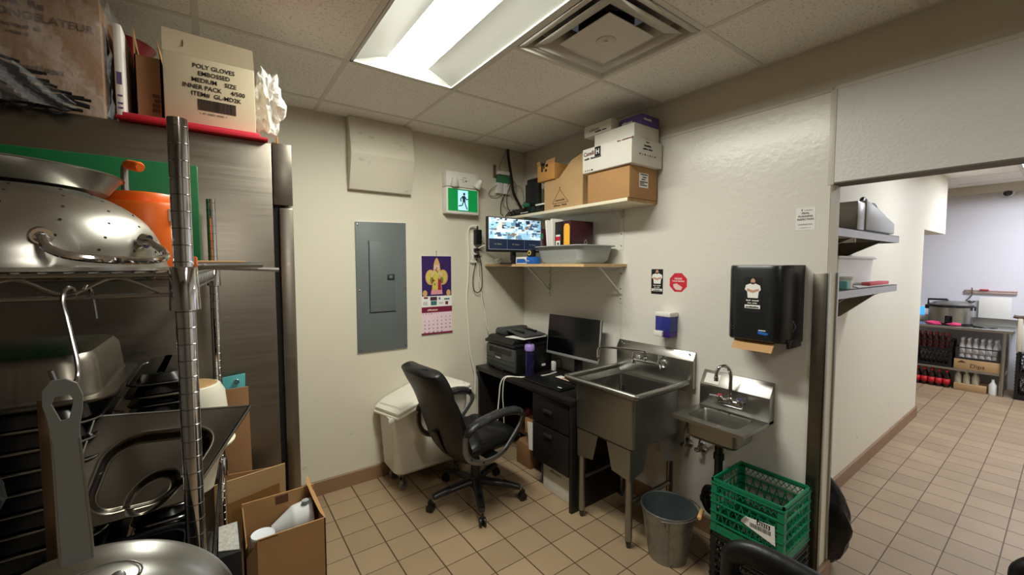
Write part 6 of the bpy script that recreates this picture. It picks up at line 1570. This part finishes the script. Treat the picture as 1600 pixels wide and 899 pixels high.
MB().box((-2.311, Y0-.0008, ZT-.03), (-2.296, Y0+.001, ZT-.018)).box((-2.29, Y0-.0008, ZT-.006), (-2.24, Y0+.001, ZT-.003)).build('printing', M_inkbr, t)
carton('cardboard_box', 'plain brown carton on the floor under the open carton of jars', (-2.325, -1.635, .001), (-2.10, -1.435, .438), M_cardk)
t = thing('lidded_jar', 'round white lidded jar standing in the open carton', 'jar', (-2.275, -1.525, .6))
MB().lathe([(0, .45), (.034, .45), (.036, .47), (.036, .735), (.03, .74)], n=30, c=(-2.277, -1.58, 0)).build('jar_body', M_white, t)
b = MB().lathe([(.033, .738), (.035, .74), (.035, .760), (.032, .765), (.028, .763), (0, .763)], n=48, c=(-2.277, -1.58, 0)); b.build('lid', mat('pale_blue_white_lid', (214, 220, 224), .35), t)
t = thing('plastic_jug', 'translucent white plastic jug lying on its side in the open carton', 'jug', (-2.16, -1.5, .6))
b = MB(); b.grid(lambda u, v: (-2.245+.125*u, -1.50 + math.cos(2*PI*v)*(.018+.035*min(1, u*1.9)), .715 + .02*u + math.sin(2*PI*v)*(.018+.035*min(1, u*1.9))), 22, 22); b.build('jug_body', mat('milky_jug', (206, 208, 208), .3), t, ang=60)
MB().lathe([(.012, 0), (.012, .01), (0, .01)], n=16, c=(-2.14, -1.51, .785)).build('jug_grip', M_grey, t)
# papers and scraps at the post foot
tag(MB().prism([(-2.392, -1.60, .763), (-2.34, -1.625, .763), (-2.34, -1.46, .763), (-2.39, -1.46, .763)], (0, 0, .003)).build('printed_paper', mat('grey_print', (176, 174, 166), .85, vary=(120, .35))), 'white printed paper beside the open carton of jars', 'paper')
tag(MB().box((-2.395, -1.63, .001), (-2.335, -1.45, .762), bev=.004).build('dark_bin', M_blackm), 'dark slim bin standing between the rack and the open carton', 'bin')
b = MB(); b.tube(smooth([(-2.405, -1.78, .93), (-2.41, -1.80, .86), (-2.415, -1.81, .80), (-2.425, -1.83, .72), (-2.42, -1.85, .62)], 5), .0035, n=8, flat=(1.8, .8)); tag(b.build('twisted_strap', mat('silver_wire', (190, 190, 190), .2, .9)), 'twisted silver wire strap hanging from the middle rack shelf', 'strap')
crumple('dark_cloth', 'dark grey cloth bundle hanging at the left edge of the rack', (-2.70, -2.16, 1.30), .075, mat('dark_cloth', (44, 44, 44), .95), 'cloth', 31, (.8, .5, 1.75), 4, .35)

armchair('black armchair in the foreground in front of the crates, only an arm showing', (-1.195, -2.74, 0), math.radians(98))
dup(bpy.data.objects['armchair'], (-.495, -3.35, 0), math.radians(98), label='second black armchair at the bottom right corner of the view, barely showing')
# ------------------------------------------------------------------ shelves just beyond the opening
NY0, NY1 = -2.36, YN-.002
for zt_, lab, gz in ((1.815, 'upper stainless wall shelf just beyond the opening', .10), (1.488, 'lower stainless wall shelf just beyond the opening', .17)):
    t = thing('steel_shelf', lab, 'shelf', (.78, -2.24, zt_-.05))
    b = MB().box((.165, NY0, zt_-.003), (1.405, NY1, zt_)).box((.165, NY0, zt_-.045), (1.405, NY0+.003, zt_)).box((1.402, NY0, zt_-.045), (1.405, NY1, zt_)).box((.165, NY0, zt_-.045), (.168, NY1, zt_)); b.build('tray_top', M_ssh, t)
    for x in (.45, 1.05):
        MB().prism([(x, NY1, zt_-.046), (x, NY0+.01, zt_-.046), (x, NY0+.04, zt_-.06), (x, NY1-.02, zt_-.046-gz), (x, NY1, zt_-.046-gz)], (.02, 0, 0)).build('bracket', M_ssd, t)
ZA = 1.8155; ZB = 1.4885
t = thing('slicer', 'grey and white slicer machine with a slanted top on the upper steel shelf', 'kitchen machine', (1.0, -2.25, ZA))
M_lg = mat('light_grey_enamel', (186, 188, 186), .4)
MB().prism([(.72, -2.345, ZA+.012), (1.35, -2.345, ZA+.012), (1.35, -2.345, ZA+.085), (.82, -2.345, ZA+.175), (.72, -2.345, ZA+.185)], (0, .15, 0), bev=.008).build('housing', M_lg, t)
MB().box((.58, -2.34, ZA+.006), (.71, -2.20, ZA+.17), bev=.01).build('rear_housing', M_ssh, t)
MB().box((.62, -2.33, ZA), (1.30, -2.20, ZA+.013)).build('feet', M_black, t)
MB().tube(smooth([(.86, -2.28, ZA+.18), (.90, -2.28, ZA+.215), (.96, -2.28, ZA+.20), (1.05, -2.28, ZA+.185), (1.12, -2.28, ZA+.195), (1.2, -2.28, ZA+.16)], 4), .014, n=8).build('clamp_handle', M_black, t)
MB().box((1.0, -2.31, ZA+.14), (1.30, -2.25, ZA+.165), bev=.008, M=Matrix.Translation((1.15, 0, ZA+.15)) @ Matrix.Rotation(.18, 4, 'Y') @ Matrix.Translation((-1.15, 0, -ZA-.15))).build('top_lever', M_black, t)
t = thing('steel_pot', 'steel canister with a black lid right of the slicer on the upper steel shelf', 'pot', (1.33, -2.2, ZA))
b = MB().lathe([(0, 0), (.035, 0), (.04, .01), (.04, .15), (.036, .155)], n=24, c=(1.345, -2.175, ZA+.0005)); b.build('canister', M_ssh, t)
MB().lathe([(.043, .155), (.043, .175), (.03, .18), (0, .18)], n=24, c=(1.345, -2.175, ZA)).box((1.36, -2.185, ZA+.155), (1.40, -2.165, ZA+.17), bev=.003).build('lid', M_black, t)
tag(rbox_open(MB(), (.56, -2.20, ZA+.001), (.72, -2.13, ZA+.22), .02, .003, taper=.005).build('white_tub', M_white), 'white plastic tub standing behind the slicer', 'tub')
t = thing('storage_tub', 'large white plastic container at the back of the lower steel shelf', 'container', (1.05, -2.2, ZB))
b = rbox_open(MB(), (.60, -2.25, ZB+.001), (1.34, -2.135, 1.66), .03, .004, taper=.01); b.build('tub', mat('frosted_white', (222, 222, 214), .4), t)
MB().box((.58, -2.262, 1.66), (1.36, -2.13, 1.676), bev=.006).build('lid', M_white, t)
tag(MB().box((1.345+.02, -2.22, ZB+.001), (1.40, -2.14, 1.635), bev=.004).build('grey_box', M_grey), 'narrow grey box at the right end of the lower steel shelf', 'box')
t = thing('round_tub', 'round white tub with a lid at the front of the lower steel shelf', 'tub', (.62, -2.31, ZB))
MB().lathe([(0, 0), (.04, 0), (.043, .055), (.04, .06)], n=30, c=(.50, -2.305, ZB+.001)).build('tub', M_white, t); MB().lathe([(.047, .055), (.047, .066), (.04, .068), (0, .068)], n=30, c=(.50, -2.305, ZB+.001)).build('lid', M_white, t)
tag(MB().box((.40, -2.35, ZB+.001), (.44, -2.30, ZB+.045), bev=.006).build('teal_sponge', mat('teal_sponge', (120, 190, 190), .8)), 'small teal sponge at the left end of the lower steel shelf', 'sponge')
crumple('orange_net', 'small orange and brown bundle against the wall end on the lower steel shelf', (.50, -2.20, ZB+.05), .045, mat('orange_brown', (190, 130, 90), .8), 'bundle', 15)
tag(MB().prism([(.62, -2.345, ZB+.001), (1.30, -2.35, ZB+.001), (1.35, -2.28, ZB+.001), (.8, -2.27, ZB+.001)], (0, 0, .004)).build('paper_sheets', M_paper), 'white papers lying at the front of the lower steel shelf', 'paper')
tag(MB().prism([(.85, -2.345, ZB+.0055), (1.30, -2.34, ZB+.0055), (1.28, -2.29, ZB+.0055), (.9, -2.29, ZB+.0055)], (0, 0, .02), bev=.004).build('red_cloth', mat('coral_cloth', (214, 96, 100), .8)), 'coral red cloth folded on the lower steel shelf', 'cloth')

# ------------------------------------------------------------------ work table by the far wall
t = thing('work_table', 'stainless work table with an undershelf against the far wall of the next room', 'table', (5.65, -1.9, 0))
tx0, tx1, ty0, ty1, tz = 5.35, 5.92, -2.67, -1.0, .82
MB().box((tx0, ty0, tz-.035), (tx1, ty1, tz), bev=.004).build('tabletop', M_ssh, t)
MB().box((tx1-.015, ty0, tz), (tx1, ty1, tz+.09)).build('upstand', M_ssh, t)
MB().box((tx0+.04, ty0+.05, .245), (tx1-.03, ty1, .272), bev=.003).build('undershelf', M_ssh, t)
for x in (tx0+.04, tx1-.05):
    for y in (ty0+.07, ty1-.05): MB().cyl((x, y, 0), (x, y, tz-.03), .021, n=16).build('leg', M_ssh, t)
t = thing('rice_cooker', 'large stainless rice cooker with black handles on the far work table', 'rice cooker', (5.6, -2.10, tz))
rc = (5.60, -2.105, tz+.001)
MB().lathe([(0, .0), (.19, .0), (.205, .02), (.205, .235), (.2, .24)], n=48, c=rc).build('cooker_body', M_ssh, t)
MB().lathe([(.19, 0), (.212, 0), (.208, .03), (.2, .03)], n=48, c=rc).build('base_ring', M_black, t)
MB().lathe([(.213, .238), (.22, .245), (.22, .262), (.205, .27)], n=48, c=rc).build('lid_ring', M_black, t)
MB().lathe([(.205, .268), (.16, .30), (.08, .315), (0, .318)], n=48, c=rc).build('lid', M_ssh, t)
for s, nm in ((1, 'left'), (-1, 'right')):
    y = rc[1]+s*.20
    MB().box((rc[0]-.05, y-.02, tz+.20), (rc[0]+.05, y+s*.035, tz+.255), bev=.008).build('side_handle', M_black, t)
MB().tube([(rc[0]-.04, rc[1]+.20, tz+.25), (rc[0]-.04, rc[1]+.205, tz+.33), (rc[0]-.04, rc[1]+.03, tz+.335), (rc[0]-.04, rc[1]+.02, tz+.315)], .014, n=8).build('lid_handle', M_black, t)
MB().box((rc[0]-.212, rc[1]-.05, tz+.03), (rc[0]-.195, rc[1]+.02, tz+.13), bev=.004).build('control_panel', M_glossblk, t)
b = MB(); b.tube(smooth([(5.45, -2.33, tz+.004), (5.42, -2.42, tz+.004), (5.45, -2.50, tz+.004), (5.55, -2.52, tz+.004), (5.5, -2.40, tz+.004), (5.6, -2.30, tz+.004)], 5), .007, n=6); tag(b.build('electric_flex', M_black), 'black power cord coiled on the table right of the rice cooker', 'cord')
for k, (y, s_, lab) in enumerate(((-1.98, 3, 'pink crumpled cloth on the table in front of the rice cooker'), (-2.16, 4, 'second pink crumpled cloth further right in front of the rice cooker'))):
    crumple('pink_cloth', lab, (5.40+.02*k, y, tz+.024), .05, mat('pink_cloth', (216, 70, 120), .8), 'cloth', s_, (.9, 1.5, .5))
MB_ = MB().box((5.885, -2.61, tz+.093), (5.90, -2.33, 1.19), bev=.004)
tag(MB_.build('cutting_board', M_white), 'white cutting board propped on the upstand of the far work table', 'cutting board')
t = thing('knife_rack', 'magnetic knife rail with a red item on the far wall above the white board', 'rail', (5.93, -2.42, 1.24))
b = MB()
for z in (1.235, 1.262): b.box((5.915, -2.65, z), (5.938, -2.19, z+.016), bev=.002)
b.build('rails', mat('pinkish_steel', (190, 160, 156), .4, .4), t); MB().box((5.925, -2.64, 1.245), (5.938, -2.20, 1.27)).build('backing', M_white, t)
MB().box((5.89, -2.41, 1.2785), (5.93, -2.33, 1.292), bev=.003).build('red_item', M_red, t)
b = MB().tube(smooth([(5.90, -2.26, 1.31), (5.90, -2.265, 1.22), (5.90, -2.24, 1.17), (5.90, -2.21, 1.13)], 4), .007, n=6).lathe([(0, 0), (.03, .01), (.045, .03), (.042, .035), (0, .015)], n=16, c=(5.88, -2.26, 1.10)); tag(b.build('ladle', M_chromed), 'ladle hanging from the knife rail behind the rice cooker', 'ladle')
t = thing('timer', 'small white timer with a lit blue screen at the left end of the far table', 'timer', (5.9, -1.79, tz))
MB().box((5.88, -1.83, tz+.0), (5.92, -1.73, 1.03), bev=.006).build('timer_case', M_white, t); MB().box((5.877, -1.82, .90), (5.881, -1.74, 1.02)).build('screen', mat('blue_screen', (60, 140, 230), .3, emit=(60, 150, 240), estr=1.2), t)
# bottles, trays and crates under the table
def bottle(label, group, cat='bottle', body=(60, 60, 64), cap=(220, 220, 224), h=.19, r=.032, lab=None):
    t = thing('bottle', label, cat, (0, 0, 0), 0, group)
    MB().lathe([(0, 0), (r, 0), (r, h*.55), (r*.85, h*.68), (r*.4, h*.84), (r*.38, h*.92)], n=18).build('bottle_body', mat('bottle_' + str(body), body, .2), t, local=True)
    MB().lathe([(r*.45, h*.9), (r*.45, h), (0, h)], n=14).build('cap', mat('cap_' + str(cap), cap, .4), t, local=True)
    if lab: MB().lathe([(r*1.02, h*.18), (r*1.02, h*.5)], n=18).build('paper_label', mat('lab_' + str(lab), lab, .6), t, local=True, thick=.0006)
    return t
US = .2725
def row(first, spots, group):
    for i, s in enumerate(spots):
        o = first if i == 0 else dup(first, s); o.location = s
# upper level right: crate of white capped bottles over a carton of purple packs
crate('drinks_crate', 'dark drinks crate on the far undershelf standing on the printed carton', 5.40, 5.70, -2.58, -2.20, .405, .56, mat('dark_crate', (44, 42, 44), .5), rails=3, lattice=False)
f = bottle('small white capped bottle in the dark drinks crate on the undershelf', 'white capped bottles in the dark drinks crate', body=(190, 188, 186), cap=(226, 226, 230), h=.26, r=.03)
row(f, [(5.45+.085*j, -2.25-.057*i, .4125) for j in range(3) for i in range(6)], None)
carton('drinks_tray', 'low brown printed carton on the far undershelf under the dark drinks crate', (5.395, -2.585, US+.001), (5.72, -2.19, .403), M_card2, tape=False)
txt('Dips', .07, (5.393, -2.33, .305), RY, UZ, M_inkbr, bpy.data.objects['drinks_tray'])
b = MB(); b.prism([(5.3935, -2.22, .36), (5.3935, -2.30, .36), (5.3935, -2.26, .39)], (-.001, 0, 0)).build('mountain_mark', M_inkbr, bpy.data.objects['drinks_tray'])
crate('drinks_crate', 'black drinks crate on the left of the far undershelf', 5.40, 5.72, -2.17, -1.80, US+.001, .50, MATS['black_crate_plastic'], rails=4)
crate('drinks_crate', 'second black drinks crate on the far undershelf holding red bottles', 5.40, 5.72, -2.17, -1.80, .502, .62, MATS['black_crate_plastic'], rails=3, lattice=False)
f = bottle('red topped bottle in the upper black crate on the undershelf', 'red topped bottles in the upper black crate', body=(80, 30, 32), cap=(170, 40, 46), h=.2, r=.03)
row(f, [(5.45+.085*j, -1.84-.057*i, .5095) for j in range(2) for i in range(6)], None)
# floor level
f = bottle('dark cola bottle with a red label on the floor under the far table', 'red labelled cola bottles under the far table', body=(40, 20, 18), cap=(200, 40, 44), h=.22, r=.032, lab=(206, 40, 50))
row(f, [(5.42+.075*j, -1.85-.07*i, .0015) for j in range(2) for i in range(5)], None)
t = carton('jar_tray', 'low brown tray of jars on the floor under the far table', (5.39, -2.48, .001), (5.70, -2.20, .085), M_card2, tape=False)
f = bottle('pale glass jar standing in a row on the floor tray under the far table', 'pale jars on the floor tray', 'jar', body=(168, 162, 140), cap=(190, 184, 160), h=.15, r=.034)
row(f, [(5.45+.08*j, -2.23-.075*i, .0862) for j in range(2) for i in range(3)], None)
tag(MB().lathe([(0, 0), (.035, 0), (.035, .12), (.014, .16), (.014, .19), (0, .19)], n=16, c=(5.42, -2.53, .001)).build('spray_bottle', M_white), 'single white bottle on the floor at the right end under the far table', 'bottle')
# crates right of the table
crate('milk_crate', 'black milk crate on the floor right of the far work table', 5.36, 5.69, -3.03, -2.70, .001, .28, MATS['black_crate_plastic'], rails=7)
crate('milk_crate', 'black milk crate stacked on another right of the far work table', 5.36, 5.69, -3.03, -2.70, .283, .565, MATS['black_crate_plastic'], rails=7)
t = thing('towel_roll', 'beige folded towel hanging over a bar above the black crates', 'towel', (5.38, -2.72, .57))
MB().box((5.35, -2.735, .58), (5.375, -2.695, .98), bev=.01).build('towel', mat('beige_towel', (206, 196, 176), .9), t)
tag(MB().box((5.385, -2.9, .567), (5.60, -2.72, .99), bev=.02).build('white_bin', M_white), 'white bin standing on the stacked black crates beyond the table', 'bin')
b = MB().tube(smooth([(5.37, -2.66, 1.0), (5.37, -2.70, .992), (5.37, -2.76, 1.0), (5.37, -2.85, 1.03)], 4), .02, n=8); tag(b.build('tool_handle', mat('brown_tool', (90, 70, 58), .6)), 'brown tool handle lying across the top of the beige towel and white bin', 'tool')
# dome camera
t = thing('dome_camera', 'small white dome camera with a looped wire high on the far wall', 'camera', (5.9, -2.5, 2.5))
MB().lathe([(0, 0), (.055, 0), (.06, .02), (.05, .045), (0, .045)], n=24, M=Matrix.Translation((5.936, -2.52, 2.55)) @ Matrix.Rotation(-PI/2, 4, 'Y')).build('mount', M_white, t)
b = MB(); bmesh.ops.create_uvsphere(b.bm, u_segments=20, v_segments=12, radius=.04); bmesh.ops.translate(b.bm, verts=b.bm.verts[:], vec=(5.885, -2.52, 2.535)); b.build('dome', M_dkgrey, t)
MB().tube(smooth([(5.92, -2.49, 2.59), (5.92, -2.46, 2.62), (5.92, -2.49, 2.635), (5.92, -2.53, 2.62), (5.92, -2.50, 2.655)], 5), .006, n=6).build('wire', M_white, t)
